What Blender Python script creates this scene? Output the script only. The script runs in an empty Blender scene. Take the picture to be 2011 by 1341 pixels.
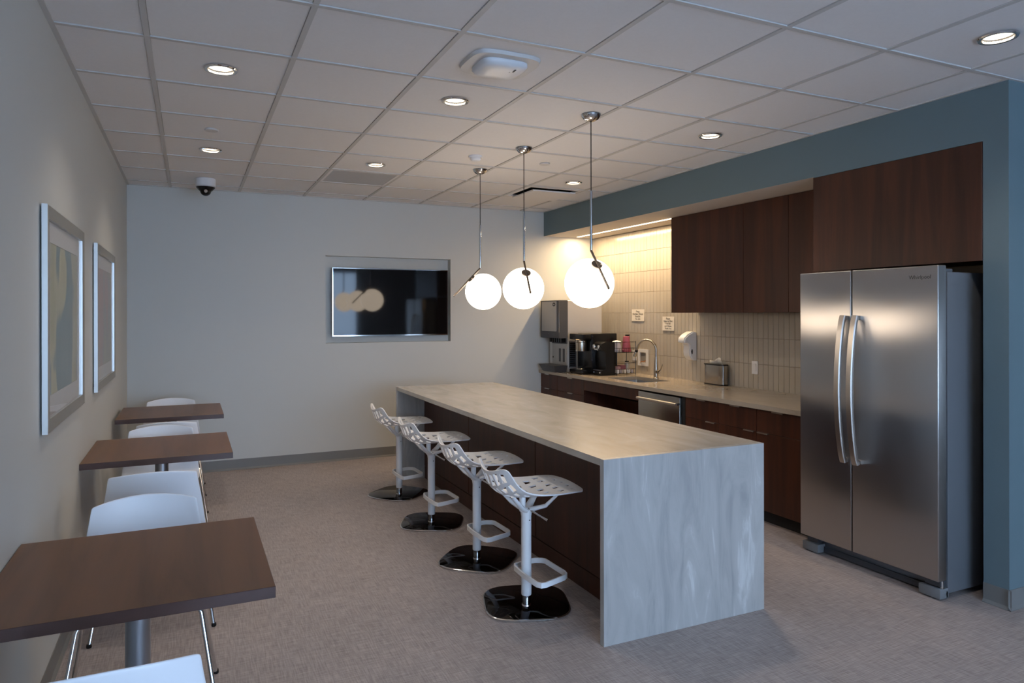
import bpy, bmesh, math, random
from mathutils import Vector, Matrix
from mathutils.geometry import delaunay_2d_cdt
random.seed(7)
sc = bpy.context.scene
COL = sc.collection
PI = math.pi

# ------------------------------------------------------------ camera
cam_d = bpy.data.cameras.new('camera')
cam = bpy.data.objects.new('camera', cam_d); COL.objects.link(cam)
yaw, roll = math.radians(24.807), math.radians(-0.0846)
fw = Vector((math.sin(yaw), math.cos(yaw), 0)); rt0 = Vector((math.cos(yaw), -math.sin(yaw), 0)); up0 = Vector((0, 0, 1))
rt = math.cos(roll)*rt0 + math.sin(roll)*up0
up = -math.sin(roll)*rt0 + math.cos(roll)*up0
M = Matrix((rt, up, -fw)).transposed().to_4x4()
M.translation = Vector((0.525, 0, 1.5237))
cam.matrix_world = M
cam_d.sensor_width = 36
cam_d.lens = 1358.7/2011*36
cam_d.shift_x = 5.04/2011
cam_d.shift_y = -54.94/2011
cam_d.clip_start = 0.05
sc.camera = cam

# ------------------------------------------------------------ colour management
sc.view_settings.view_transform = 'Standard'
sc.view_settings.look = 'None'
sc.view_settings.gamma = 1
sc.view_settings.use_curve_mapping = False
sc.view_settings.exposure = 0.0
sc.cycles.use_denoising = True
sc.cycles.max_bounces = 9
sc.cycles.diffuse_bounces = 5
sc.cycles.glossy_bounces = 5
sc.cycles.transmission_bounces = 6
sc.cycles.transparent_max_bounces = 12
sc.cycles.caustics_reflective = False
sc.cycles.caustics_refractive = False
sc.cycles.sample_clamp_indirect = 4.0

SKY = 10.8          # strength of the overcast blue daylight outside
GLOBE = 8.5        # pendant globes
SPOT = 24.0         # watts of each recessed downlight
LED = 36.0         # strip over the worktop
WARM = (1.0, 0.87, 0.72)
WARM2 = (1.0, 0.72, 0.42)

# ------------------------------------------------------------ world
w = bpy.data.worlds.new('sky'); sc.world = w; w.use_nodes = True
nt = w.node_tree
bg = nt.nodes['Background']
bg.inputs[0].default_value = (0.53, 0.70, 0.98, 1); bg.inputs[1].default_value = SKY

def lamp(name, kind, loc, rot=(0, 0, 0), **kw):
    d = bpy.data.lights.new(name, kind)
    for k, v in kw.items():
        setattr(d, k, v)
    o = bpy.data.objects.new(name, d); COL.objects.link(o)
    o.location = loc; o.rotation_euler = rot
    return o

ROOMX, FRONTY, YB, H = 8.2, -3.2, 7.268, 2.718
# daylight guide (a sampling portal, gives off no light of its own) in each window opening
p = lamp('window_portal', 'AREA', (2.3, FRONTY+0.02, 1.35), (PI/2, 0, 0), shape='RECTANGLE', size=4.3, size_y=2.5)
p.rotation_euler = (PI/2, 0, PI)
p.data.cycles.is_portal = True

# ------------------------------------------------------------ materials
MATS = {}
def new_mat(name):
    m = bpy.data.materials.new(name); m.use_nodes = True
    MATS[name] = m
    return m, m.node_tree, m.node_tree.nodes['Principled BSDF']

def plain(name, col, rough=0.5, metal=0.0, spec=0.5, var=0.0, scale=6.0, bump=0.0, bscale=200.0, coat=0.0, aniso=0.0):
    m, t, b = new_mat(name)
    b.inputs['Base Color'].default_value = (*col, 1)
    b.inputs['Roughness'].default_value = rough
    b.inputs['Metallic'].default_value = metal
    b.inputs['Specular IOR Level'].default_value = spec
    b.inputs['Coat Weight'].default_value = coat
    b.inputs['Anisotropic'].default_value = aniso
    tc = t.nodes.new('ShaderNodeTexCoord')
    if True:
        n = t.nodes.new('ShaderNodeTexNoise'); n.inputs['Scale'].default_value = scale; n.inputs['Detail'].default_value = 4
        t.links.new(tc.outputs['Object'], n.inputs['Vector'])
        mx = t.nodes.new('ShaderNodeMix'); mx.data_type = 'RGBA'
        mx.inputs[6].default_value = (*[c*(1-var) for c in col], 1)
        mx.inputs[7].default_value = (*[min(1, c*(1+var)) for c in col], 1)
        t.links.new(n.outputs['Fac'], mx.inputs[0])
        t.links.new(mx.outputs[2], b.inputs['Base Color'])
    if bump:
        n2 = t.nodes.new('ShaderNodeTexNoise'); n2.inputs['Scale'].default_value = bscale; n2.inputs['Detail'].default_value = 3
        t.links.new(tc.outputs['Object'], n2.inputs['Vector'])
        bp = t.nodes.new('ShaderNodeBump'); bp.inputs['Strength'].default_value = bump; bp.inputs['Distance'].default_value = 0.002
        t.links.new(n2.outputs['Fac'], bp.inputs['Height']); t.links.new(bp.outputs[0], b.inputs['Normal'])
    return m

def streaks(name, cols, scale, axis_scale, rough=0.4, detail=6, dist=0.6, spec=0.5, coat=0.0, bump=0.0):
    """streaky material: noise squeezed by axis_scale, mapped to a colour ramp"""
    m, t, b = new_mat(name)
    tc = t.nodes.new('ShaderNodeTexCoord'); mp = t.nodes.new('ShaderNodeMapping')
    mp.inputs['Scale'].default_value = axis_scale
    t.links.new(tc.outputs['Object'], mp.inputs[0])
    n = t.nodes.new('ShaderNodeTexNoise'); n.inputs['Scale'].default_value = scale
    n.inputs['Detail'].default_value = detail; n.inputs['Distortion'].default_value = dist
    n.inputs['Roughness'].default_value = 0.6
    t.links.new(mp.outputs[0], n.inputs['Vector'])
    cr = t.nodes.new('ShaderNodeValToRGB')
    el = cr.color_ramp.elements
    while len(el) < len(cols):
        el.new(0.5)
    for e, (ps, c) in zip(el, cols):
        e.position = ps; e.color = (*c, 1)
    t.links.new(n.outputs['Fac'], cr.inputs[0]); t.links.new(cr.outputs[0], b.inputs['Base Color'])
    b.inputs['Roughness'].default_value = rough; b.inputs['Specular IOR Level'].default_value = spec
    b.inputs['Coat Weight'].default_value = coat
    if bump:
        bp = t.nodes.new('ShaderNodeBump'); bp.inputs['Strength'].default_value = bump; bp.inputs['Distance'].default_value = 0.001
        t.links.new(n.outputs['Fac'], bp.inputs['Height']); t.links.new(bp.outputs[0], b.inputs['Normal'])
    return m

def emit(name, col, s):
    m, t, b = new_mat(name)
    b.inputs['Base Color'].default_value = (0.9, 0.9, 0.88, 1)
    b.inputs['Emission Color'].default_value = (*col, 1); b.inputs['Emission Strength'].default_value = s
    b.inputs['Roughness'].default_value = 0.3
    return m

paint = plain('wall_paint', (0.55, 0.555, 0.53), 0.5, var=0.015, scale=1.5, bump=0.05, bscale=350)
blue = plain('blue_paint', (0.125, 0.180, 0.205), 0.5, var=0.02, scale=1.5, bump=0.05, bscale=350)
soffit_white = plain('soffit_paint', (0.62, 0.56, 0.50), 0.6, var=0.01)
base_m = plain('cove_base', (0.185, 0.18, 0.172), 0.5, var=0.03)
tile_c = plain('ceiling_tile', (0.80, 0.78, 0.775), 0.85, var=0.03, scale=60, bump=0.15, bscale=900)
rail_c = plain('ceiling_rail', (0.56, 0.54, 0.52), 0.55, var=0.01)
white_pl = plain('white_plastic', (0.76, 0.77, 0.80), 0.35, var=0.01)
chair_w = plain('chair_shell', (0.84, 0.86, 0.90), 0.38, var=0.01)
stool_w = plain('stool_shell', (0.88, 0.88, 0.89), 0.38, var=0.01)
device_w = plain('device_white', (0.62, 0.60, 0.585), 0.5, var=0.01)
grey_pl = plain('grey_plastic', (0.050, 0.052, 0.058), 0.45, var=0.03)
grey_panel = plain('grey_panel', (0.42, 0.40, 0.375), 0.4, metal=0.5, var=0.02)
black = plain('black_plastic', (0.008, 0.008, 0.009), 0.25, spec=0.3, var=0.1)
black_matte = plain('black_matte', (0.008, 0.008, 0.008), 0.7, var=0.1)
chrome = plain('chrome', (0.72, 0.72, 0.73), 0.08, metal=1.0, var=0.01)
arm_m = plain('backlit_arm', (0.17, 0.145, 0.125), 0.28, metal=1.0, var=0.02)  # silver arm and clamp, backlit darkness against the globe put into the colour
nickel = plain('brushed_nickel', (0.50, 0.45, 0.38), 0.24, metal=1.0, var=0.03, scale=30)
steel_col = plain('table_steel', (0.40, 0.42, 0.46), 0.32, metal=1.0, var=0.03)
pull_m = plain('pull_steel', (0.60, 0.56, 0.52), 0.35, metal=1.0, var=0.02)
frame_m = plain('frame_silver', (0.62, 0.63, 0.62), 0.33, metal=0.85, var=0.03)
frame_dk = plain('frame_face', (0.31, 0.30, 0.27), 0.42, metal=0.55, var=0.05)
matboard = plain('mat_board', (0.74, 0.73, 0.73), 0.6, var=0.01)
smoke_mirror = plain('black_mirror', (0.035, 0.033, 0.036), 0.03, metal=1.0, var=0.02)
screen = plain('tv_glass', (0.004, 0.004, 0.005), 0.05, spec=0.4, var=0.1)
pink = plain('pink_paper', (0.38, 0.085, 0.125), 0.6, var=0.4, scale=120)
lilac = plain('lilac_plastic', (0.42, 0.38, 0.40), 0.5, var=0.05)
paper = plain('paper', (0.72, 0.68, 0.62), 0.7, var=0.02)
tissue_m = plain('tissue', (0.74, 0.70, 0.64), 0.8, var=0.04)
ink = plain('ink', (0.05, 0.05, 0.05), 0.6)
copper = plain('copper', (0.55, 0.25, 0.12), 0.35, metal=1.0)
grout = plain('grout', (0.36, 0.31, 0.25), 0.8, var=0.04)
fridge_side = plain('fridge_side', (0.15, 0.16, 0.175), 0.42, metal=0.3, var=0.03, bump=0.1, bscale=500)
sink_m = plain('sink_steel', (0.45, 0.46, 0.48), 0.3, metal=0.9, var=0.02)
outside_m = plain('outside_paving', (0.74, 0.76, 0.78), 0.9, var=0.15)

wood = streaks('walnut', [(0.25, (0.030, 0.0105, 0.0065)), (0.48, (0.052, 0.0175, 0.0100)), (0.62, (0.074, 0.0230, 0.0115)), (0.8, (0.047, 0.0165, 0.0100))],
               2.2, (5, 5, 0.35), rough=0.42, spec=0.35)
table_w = streaks('table_laminate', [(0.25, (0.105, 0.051, 0.028)), (0.5, (0.165, 0.080, 0.042)), (0.75, (0.20, 0.092, 0.046))],
                  2.0, (5, 0.35, 5), rough=0.36, spec=0.3)
table_e = streaks('table_edge', [(0.3, (0.050, 0.024, 0.020)), (0.7, (0.068, 0.032, 0.026))], 2.0, (2, 2, 8), rough=0.4)
STONE = [(0.30, (0.33, 0.325, 0.32)), (0.46, (0.41, 0.40, 0.385)), (0.60, (0.45, 0.44, 0.425)), (0.70, (0.62, 0.615, 0.60))]
STONE_WARM_LIT = [(0.28, (0.36, 0.325, 0.285)), (0.45, (0.42, 0.385, 0.34)), (0.60, (0.455, 0.42, 0.375)), (0.74, (0.52, 0.485, 0.44))]  # same stone as the end slabs, warm lamplight put into the colour
stone_top = streaks('stone_top', STONE_WARM_LIT, 2.2, (2.6, 0.9, 2), rough=0.2, dist=1.4, detail=5)
stone_counter = streaks('stone_counter', [(0.3, (0.37, 0.315, 0.25)), (0.7, (0.43, 0.37, 0.30))], 3.0, (2, 1, 2), rough=0.16, dist=1.0, detail=5)
stone_end = streaks('stone_end', STONE, 2.4, (3.6, 3, 0.8), rough=0.3, dist=1.5, detail=12)

# brushed stainless (anisotropic, brushed horizontally)
def brushed(name, col, rough, aniso, rot, amp=0.06, sc3=(1, 1, 60)):
    m, t, b = new_mat(name)
    b.inputs['Base Color'].default_value = (*col, 1); b.inputs['Metallic'].default_value = 1.0
    b.inputs['Roughness'].default_value = rough; b.inputs['Anisotropic'].default_value = aniso
    b.inputs['Anisotropic Rotation'].default_value = rot
    tg = t.nodes.new('ShaderNodeTangent'); tg.direction_type = 'RADIAL'; tg.axis = 'Z'
    t.links.new(tg.outputs[0], b.inputs['Tangent'])
    tc = t.nodes.new('ShaderNodeTexCoord'); mp = t.nodes.new('ShaderNodeMapping'); mp.inputs['Scale'].default_value = sc3
    n = t.nodes.new('ShaderNodeTexNoise'); n.inputs['Scale'].default_value = 3; n.inputs['Detail'].default_value = 5
    t.links.new(tc.outputs['Object'], mp.inputs[0]); t.links.new(mp.outputs[0], n.inputs['Vector'])
    mr = t.nodes.new('ShaderNodeMapRange'); mr.inputs[3].default_value = rough-amp/2; mr.inputs[4].default_value = rough+amp/2
    t.links.new(n.outputs['Fac'], mr.inputs[0]); t.links.new(mr.outputs[0], b.inputs['Roughness'])
    return m
steel = brushed('stainless', (0.46, 0.435, 0.415), 0.30, 0.93, 0.0)
steel2 = brushed('stainless_side', (0.66, 0.64, 0.61), 0.40, 0.3, 0.0)
steel2.node_tree.nodes['Principled BSDF'].inputs['Metallic'].default_value = 0.7

steel_dw = brushed('stainless_dark', (0.36, 0.335, 0.30), 0.26, 0.5, 0.0)
steel_box = brushed('stainless_box', (0.42, 0.385, 0.34), 0.22, 0.4, 0.0)
# glazed wall tile, colour shifts a little from tile to tile
def glaze():
    m, t, b = new_mat('glazed_tile')
    oi = t.nodes.new('ShaderNodeObjectInfo')
    cr = t.nodes.new('ShaderNodeValToRGB')
    cr.color_ramp.elements[0].color = (0.425, 0.385, 0.325, 1); cr.color_ramp.elements[1].color = (0.455, 0.415, 0.355, 1)
    t.links.new(oi.outputs['Random'], cr.inputs[0]); t.links.new(cr.outputs[0], b.inputs['Base Color'])
    b.inputs['Roughness'].default_value = 0.16
    tc = t.nodes.new('ShaderNodeTexCoord'); n = t.nodes.new('ShaderNodeTexNoise'); n.inputs['Scale'].default_value = 14
    t.links.new(tc.outputs['Object'], n.inputs['Vector'])
    bp = t.nodes.new('ShaderNodeBump'); bp.inputs['Strength'].default_value = 0.25; bp.inputs['Distance'].default_value = 0.004
    t.links.new(n.outputs['Fac'], bp.inputs['Height']); t.links.new(bp.outputs[0], b.inputs['Normal'])
    return m
tile_m = glaze()

# woven vinyl floor
def floor_mat():
    m, t, b = new_mat('woven_floor')
    tc = t.nodes.new('ShaderNodeTexCoord')
    outs = []
    for s3 in ((10, 170, 1), (170, 10, 1)):
        mp = t.nodes.new('ShaderNodeMapping'); mp.inputs['Scale'].default_value = s3
        t.links.new(tc.outputs['Object'], mp.inputs[0])
        n = t.nodes.new('ShaderNodeTexNoise'); n.inputs['Scale'].default_value = 1.0; n.inputs['Detail'].default_value = 3
        t.links.new(mp.outputs[0], n.inputs['Vector']); outs.append(n.outputs['Fac'])
    ad = t.nodes.new('ShaderNodeMath'); ad.operation = 'ADD'
    t.links.new(outs[0], ad.inputs[0]); t.links.new(outs[1], ad.inputs[1])
    hf = t.nodes.new('ShaderNodeMath'); hf.operation = 'MULTIPLY'; hf.inputs[1].default_value = 0.5
    t.links.new(ad.outputs[0], hf.inputs[0])
    cr = t.nodes.new('ShaderNodeValToRGB')
    cr.color_ramp.elements[0].position = 0.36; cr.color_ramp.elements[0].color = (0.27, 0.23, 0.217, 1)
    cr.color_ramp.elements[1].position = 0.64; cr.color_ramp.elements[1].color = (0.475, 0.41, 0.385, 1)
    t.links.new(hf.outputs[0], cr.inputs[0])
    big = t.nodes.new('ShaderNodeTexNoise'); big.inputs['Scale'].default_value = 2.5; big.inputs['Detail'].default_value = 5
    t.links.new(tc.outputs['Object'], big.inputs['Vector'])
    mr = t.nodes.new('ShaderNodeMapRange'); mr.inputs[3].default_value = 0.88; mr.inputs[4].default_value = 1.12
    t.links.new(big.outputs['Fac'], mr.inputs[0])
    mx = t.nodes.new('ShaderNodeVectorMath'); mx.operation = 'SCALE'
    t.links.new(cr.outputs[0], mx.inputs[0]); t.links.new(mr.outputs[0], mx.inputs['Scale'])
    t.links.new(mx.outputs[0], b.inputs['Base Color'])
    b.inputs['Roughness'].default_value = 0.55; b.inputs['Specular IOR Level'].default_value = 0.35
    bp = t.nodes.new('ShaderNodeBump'); bp.inputs['Strength'].default_value = 0.25; bp.inputs['Distance'].default_value = 0.001
    t.links.new(hf.outputs[0], bp.inputs['Height']); t.links.new(bp.outputs[0], b.inputs['Normal'])
    return m
floor_m = floor_mat()

def globe_mat():
    m, t, b = new_mat('opal_globe')
    b.inputs['Base Color'].default_value = (0.9, 0.88, 0.84, 1); b.inputs['Roughness'].default_value = 0.15
    b.inputs['Emission Color'].default_value = (1.0, 0.83, 0.65, 1); b.inputs['Emission Strength'].default_value = GLOBE
    return m
globe_m = globe_mat()
lens_m = emit('downlight_lens', (1.0, 0.86, 0.66), 3.2)
led_m = emit('led_diffuser', (1.0, 0.80, 0.58), 4.0)
glow_m = emit('warm_indicator', (1.0, 0.55, 0.2), 1.5)

def pane_mat(name, tint, gloss):
    m, t, b = new_mat(name)
    out = t.nodes['Material Output']
    tr = t.nodes.new('ShaderNodeBsdfTransparent'); tr.inputs[0].default_value = (*tint, 1)
    gl = t.nodes.new('ShaderNodeBsdfGlossy'); gl.inputs['Roughness'].default_value = 0.02
    fr = t.nodes.new('ShaderNodeFresnel'); fr.inputs[0].default_value = gloss
    mx = t.nodes.new('ShaderNodeMixShader')
    ge = t.nodes.new('ShaderNodeNewGeometry'); iv = t.nodes.new('ShaderNodeMath'); iv.operation = 'SUBTRACT'; iv.inputs[0].default_value = 1
    t.links.new(ge.outputs['Backfacing'], iv.inputs[1])
    ml = t.nodes.new('ShaderNodeMath'); ml.operation = 'MULTIPLY'
    t.links.new(fr.outputs[0], ml.inputs[0]); t.links.new(iv.outputs[0], ml.inputs[1])
    t.links.new(ml.outputs[0], mx.inputs[0]); t.links.new(tr.outputs[0], mx.inputs[1]); t.links.new(gl.outputs[0], mx.inputs[2])
    t.links.new(mx.outputs[0], out.inputs[0])
    return m
glass_m = pane_mat('window_glass', (0.93, 0.96, 0.97), 1.45)
picture_glass = pane_mat('picture_glass', (0.97, 0.97, 0.97), 1.45)
smoked = pane_mat('smoked_dome', (0.30, 0.26, 0.25), 1.6)

# ------------------------------------------------------------ object helpers
def wloc(o):
    v = Vector((0, 0, 0))
    while o is not None:
        v += o.location; o = o.parent
    return v

def tag(o, label=None, cat=None, group=None, kind=None):
    if label: o['label'] = label
    if cat: o['category'] = cat
    if group: o['group'] = group
    if kind: o['kind'] = kind
    return o

def thing(name, label, cat, loc=(0, 0, 0), group=None):
    o = bpy.data.objects.new(name, None); COL.objects.link(o); o.location = loc; o.empty_display_size = 0.1
    return tag(o, label, cat, group)

def obj(name, bm, mat, parent=None, smooth=False, auto=None, mats=None):
    """link a bmesh given in world coordinates, relative to parent's base"""
    off = wloc(parent)
    bm.normal_update()
    if off.length > 0:
        bmesh.ops.translate(bm, verts=bm.verts, vec=-off)
    me = bpy.data.meshes.new(name); bm.to_mesh(me); bm.free()
    for m in (mats or [mat]):
        me.materials.append(m)
    if smooth or auto:
        me.polygons.foreach_set('use_smooth', [True]*len(me.polygons))
        if auto:
            me.set_sharp_from_angle(angle=math.radians(auto))
    o = bpy.data.objects.new(name, me); COL.objects.link(o)
    if parent is not None: o.parent = parent
    return o

def bm_box(bm, x0, x1, y0, y1, z0, z1, bevel=0.0, seg=1, mi=0):
    vs = [bm.verts.new((x, y, z)) for x in (x0, x1) for y in (y0, y1) for z in (z0, z1)]
    F = [(0, 1, 3, 2), (4, 6, 7, 5), (0, 4, 5, 1), (2, 3, 7, 6), (0, 2, 6, 4), (1, 5, 7, 3)]
    fs = [bm.faces.new([vs[i] for i in f]) for f in F]
    for f in fs: f.material_index = mi
    if bevel:
        es = list({e for f in fs for e in f.edges})
        bmesh.ops.bevel(bm, geom=es, offset=bevel, segments=seg, affect='EDGES', profile=0.5)
    return bm

def box(name, x0, x1, y0, y1, z0, z1, mat, parent=None, bevel=0.0, seg=1):
    bm = bmesh.new(); bm_box(bm, x0, x1, y0, y1, z0, z1, bevel, seg)
    return obj(name, bm, mat, parent, auto=35 if bevel and seg > 1 else None)

def frame_of(d):
    d = d.normalized()
    a = Vector((0, 0, 1)) if abs(d.z) < 0.9 else Vector((1, 0, 0))
    u = d.cross(a).normalized(); return u, d.cross(u).normalized()

def bm_tube(bm, pts, r, n=12, cap=True, closed=False, sx=1.0, sy=1.0):
    pts = [Vector(p) for p in pts]; rings = []
    N = len(pts); u = None
    for i, p in enumerate(pts):
        a = pts[(i-1) % N] if (closed or i > 0) else pts[i]
        b = pts[(i+1) % N] if (closed or i < N-1) else pts[i]
        d = (b-a).normalized()
        if u is None: u, v = frame_of(d)
        else:
            u = (u - d*u.dot(d)).normalized(); v = d.cross(u)
        rr = r[i] if isinstance(r, (list, tuple)) else r
        rings.append([bm.verts.new(p + u*(math.cos(2*PI*k/n)*rr*sx) + v*(math.sin(2*PI*k/n)*rr*sy)) for k in range(n)])
    M_ = N if closed else N-1
    for i in range(M_):
        A, B = rings[i], rings[(i+1) % N]
        for k in range(n):
            bm.faces.new((A[k], A[(k+1) % n], B[(k+1) % n], B[k]))
    if cap and not closed:
        bm.faces.new(rings[0][::-1]); bm.faces.new(rings[-1])
    return bm

def tube(name, pts, r, mat, parent=None, n=12, closed=False):
    bm = bmesh.new(); bm_tube(bm, pts, r, n, closed=closed)
    bmesh.ops.recalc_face_normals(bm, faces=bm.faces)
    return obj(name, bm, mat, parent, auto=40)

def bm_lathe(bm, prof, c=(0, 0, 0), n=32, axis='z', cap=True):
    c = Vector(c); rings = []
    for r, h in prof:
        ring = []
        for k in range(n):
            a = 2*PI*k/n; x, y = math.cos(a)*r, math.sin(a)*r
            v = {'z': Vector((x, y, h)), 'x': Vector((h, x, y)), 'y': Vector((x, h, y))}[axis]
            ring.append(bm.verts.new(c+v))
        rings.append(ring)
    for A, B in zip(rings, rings[1:]):
        for k in range(n):
            bm.faces.new((A[k], A[(k+1) % n], B[(k+1) % n], B[k]))
    if cap and prof[0][0] > 0: bm.faces.new(rings[0][::-1])
    if cap and prof[-1][0] > 0: bm.faces.new(rings[-1])
    bmesh.ops.remove_doubles(bm, verts=bm.verts, dist=1e-6)
    bmesh.ops.recalc_face_normals(bm, faces=bm.faces)
    return bm

def lathe(name, prof, c, mat, parent=None, n=32, axis='z', auto=35, cap=True):
    bm = bmesh.new(); bm_lathe(bm, prof, c, n, axis, cap)
    return obj(name, bm, mat, parent, auto=auto)

def superell(cx, cy, a, b, n=40, e=4.0, rot=0.0):
    out = []
    for k in range(n):
        t = 2*PI*k/n; c, s = math.cos(t), math.sin(t)
        x = a*math.copysign(abs(c)**(2/e), c); y = b*math.copysign(abs(s)**(2/e), s)
        out.append((cx + x*math.cos(rot)-y*math.sin(rot), cy + x*math.sin(rot)+y*math.cos(rot)))
    return out

def rrect(x0, x1, y0, y1, r, n=5):
    out = []
    for cx, cy, a0 in ((x1-r, y1-r, 0), (x0+r, y1-r, PI/2), (x0+r, y0+r, PI), (x1-r, y0+r, 1.5*PI)):
        for k in range(n+1):
            a = a0 + PI/2*k/n; out.append((cx+r*math.cos(a), cy+r*math.sin(a)))
    return out

def bm_prism(bm, poly, h0, h1, axis='z', poly2=None, mi=0):
    def P(p, h): return {'z': (p[0], p[1], h), 'y': (p[0], h, p[1]), 'x': (h, p[0], p[1])}[axis]
    A = [bm.verts.new(P(p, h0)) for p in poly]; B = [bm.verts.new(P(p, h1)) for p in (poly2 or poly)]
    fs = [bm.faces.new(A[::-1]), bm.faces.new(B)]
    n = len(poly)
    for k in range(n): fs.append(bm.faces.new((A[k], A[(k+1) % n], B[(k+1) % n], B[k])))
    for f in fs: f.material_index = mi
    bmesh.ops.recalc_face_normals(bm, faces=fs)
    return bm

def prism(name, poly, h0, h1, mat, parent=None, axis='z', poly2=None, auto=35):
    bm = bmesh.new(); bm_prism(bm, poly, h0, h1, axis, poly2)
    return obj(name, bm, mat, parent, auto=auto)

def inside(p, poly):
    x, y = p; c = False; n = len(poly)
    for i in range(n):
        x1, y1 = poly[i]; x2, y2 = poly[(i+1) % n]
        if (y1 > y) != (y2 > y) and x < (x2-x1)*(y-y1)/(y2-y1)+x1: c = not c
    return c

def cdt(outline, holes, grid=[]):
    vs = [Vector(p) for p in outline]; es = [(i, (i+1) % len(outline)) for i in range(len(outline))]
    for h in holes:
        b = len(vs); vs += [Vector(p) for p in h]; es += [(b+i, b+(i+1) % len(h)) for i in range(len(h))]
    for g in grid:
        if inside(g, outline) and not any(inside(g, h) for h in holes): vs.append(Vector(g))
    V, E_, F, *_ = delaunay_2d_cdt(vs, es, [], 0, 1e-5)
    out = []
    for f in F:
        c = sum((V[i] for i in f), Vector((0, 0)))/len(f)
        if inside(c, outline) and not any(inside(c, h) for h in holes): out.append(tuple(f))
    return V, out

def copy_tree(o, parent=None):
    c = o.copy(); COL.objects.link(c)
    if parent is not None: c.parent = parent
    for ch in list(o.children): copy_tree(ch, c)
    return c

def text(name, s, size, M4, mat, parent=None, depth=0.0006, spacing=1.0, align='CENTER'):
    cu = bpy.data.curves.new(name, 'FONT'); cu.body = s; cu.size = size; cu.extrude = depth
    cu.align_x = align; cu.align_y = 'CENTER'; cu.space_character = spacing; cu.resolution_u = 2
    t = bpy.data.objects.new(name, cu); COL.objects.link(t)
    dg = bpy.context.evaluated_depsgraph_get()
    me = bpy.data.meshes.new_from_object(t.evaluated_get(dg))
    bpy.data.objects.remove(t); bpy.data.curves.remove(cu)
    me.transform(M4); me.transform(Matrix.Translation(-wloc(parent)))
    me.materials.clear(); me.materials.append(mat)
    o = bpy.data.objects.new(name, me); COL.objects.link(o)
    if parent is not None: o.parent = parent
    return o
# orientation of writing on faces that look towards -x (letters run towards -y) and towards -y
def face_minus_x(x, y, z): return Matrix(((0, 0, -1, x), (-1, 0, 0, y), (0, 1, 0, z), (0, 0, 0, 1)))
def face_minus_y(x, y, z): return Matrix(((1, 0, 0, x), (0, 0, -1, y), (0, 1, 0, z), (0, 0, 0, 1)))
def face_down_cam(x, y, z): return Matrix(((1, 0, 0, x), (0, -1, 0, y), (0, 0, -1, z), (0, 0, 0, 1)))

def structure(o): o['kind'] = 'structure'; return o

# ------------------------------------------------------------ room shell
XS, XB, ZS = 4.334, 5.018, 2.437
structure(box('floor', -0.2, ROOMX+0.2, FRONTY-0.2, YB+0.3, -0.1, 0.0, floor_m))
structure(box('wall_left', -0.15, 0.0, FRONTY-0.15, YB, 0, H+0.1, paint))

# back wall with the television niche
NX0, NX1, NZ0, NZ1, ND = 1.797, 3.162, 1.219, 2.125, 0.088
bm = bmesh.new()
bm_box(bm, -0.15, NX0, YB, YB+0.2, 0, H+0.1)
bm_box(bm, NX1, XB+0.15, YB, YB+0.2, 0, H+0.1)
bm_box(bm, NX0, NX1, YB, YB+0.2, 0, NZ0)
bm_box(bm, NX0, NX1, YB, YB+0.2, NZ1, H+0.1)
bm_box(bm, NX0, NX1, YB+ND, YB+0.2, NZ0, NZ1)
bmesh.ops.remove_doubles(bm, verts=bm.verts, dist=1e-5)
structure(obj('wall_back', bm, paint))

# kitchen side: tiled wall, blue bulkhead that comes down as the pier beside the refrigerator
kw = structure(box('wall_kitchen', XB+0.012, XB+0.15, 2.27, YB, 0, H+0.1, grout))
bm = bmesh.new()
bm_box(bm, XS, XS+0.12, 3.365, YB, ZS, H)                # bulkhead face
bm_box(bm, XS, XS+0.12, 2.27, 3.365, 2.432, H)
bm_box(bm, XS, ROOMX, 2.143, 2.27, 0, H)                 # pier and the wall running on to the right
structure(obj('wall_right', bm, blue))
bm = bmesh.new()
bm_box(bm, XS+0.0005, 4.715, 3.365, YB, ZS-0.0005, ZS+0.02)
bm_box(bm, 4.765, XB+0.012, 3.365, YB, ZS-0.0005, ZS+0.02)
bm_box(bm, 4.715, 4.765, 7.17, YB, ZS-0.0005, ZS+0.02)
bm_box(bm, 4.715, 4.765, 3.365, 5.33, ZS-0.0005, ZS+0.02)
structure(obj('trim_1', bm, soffit_white))
structure(box('wall_alcove', 4.334, XB, 3.325, 3.365, 0.0, 1.799, wood))   # wooden gable between alcove and worktop run
structure(box('wall_far', ROOMX, ROOMX+0.15, FRONTY, 2.143, 0, H+0.1, paint))
# wall behind the camera with the daylight window
WX0, WX1, WZ0, WZ1 = 0.15, 4.45, 0.12, 2.62
bm = bmesh.new()
bm_box(bm, -0.15, WX0, FRONTY-0.2, FRONTY, 0, H+0.1)
bm_box(bm, WX1, ROOMX+0.15, FRONTY-0.2, FRONTY, 0, H+0.1)
bm_box(bm, WX0, WX1, FRONTY-0.2, FRONTY, 0, WZ0)
bm_box(bm, WX0, WX1, FRONTY-0.2, FRONTY, WZ1, H+0.1)
structure(obj('wall_front', bm, paint))
bm = bmesh.new()
for x in [WX0+(WX1-WX0)*i/3 for i in range(4)]:
    bm_box(bm, max(WX0, x-0.03), min(WX1, x+0.03), FRONTY-0.14, FRONTY-0.06, WZ0, WZ1)
for z in (WZ0, WZ1-0.05):
    bm_box(bm, WX0, WX1, FRONTY-0.14, FRONTY-0.06, z, z+0.05)
win = structure(obj('window_1', bm, grey_pl))
for i in range(3):
    a = WX0+(WX1-WX0)*i/3+0.03; b = WX0+(WX1-WX0)*(i+1)/3-0.03
    box('pane', a, b, FRONTY-0.105, FRONTY-0.095, WZ0+0.05, WZ1-0.05, glass_m, win)
structure(box('ground', -30, 40, -40, FRONTY-0.2, -0.3, -0.15, outside_m))

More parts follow.
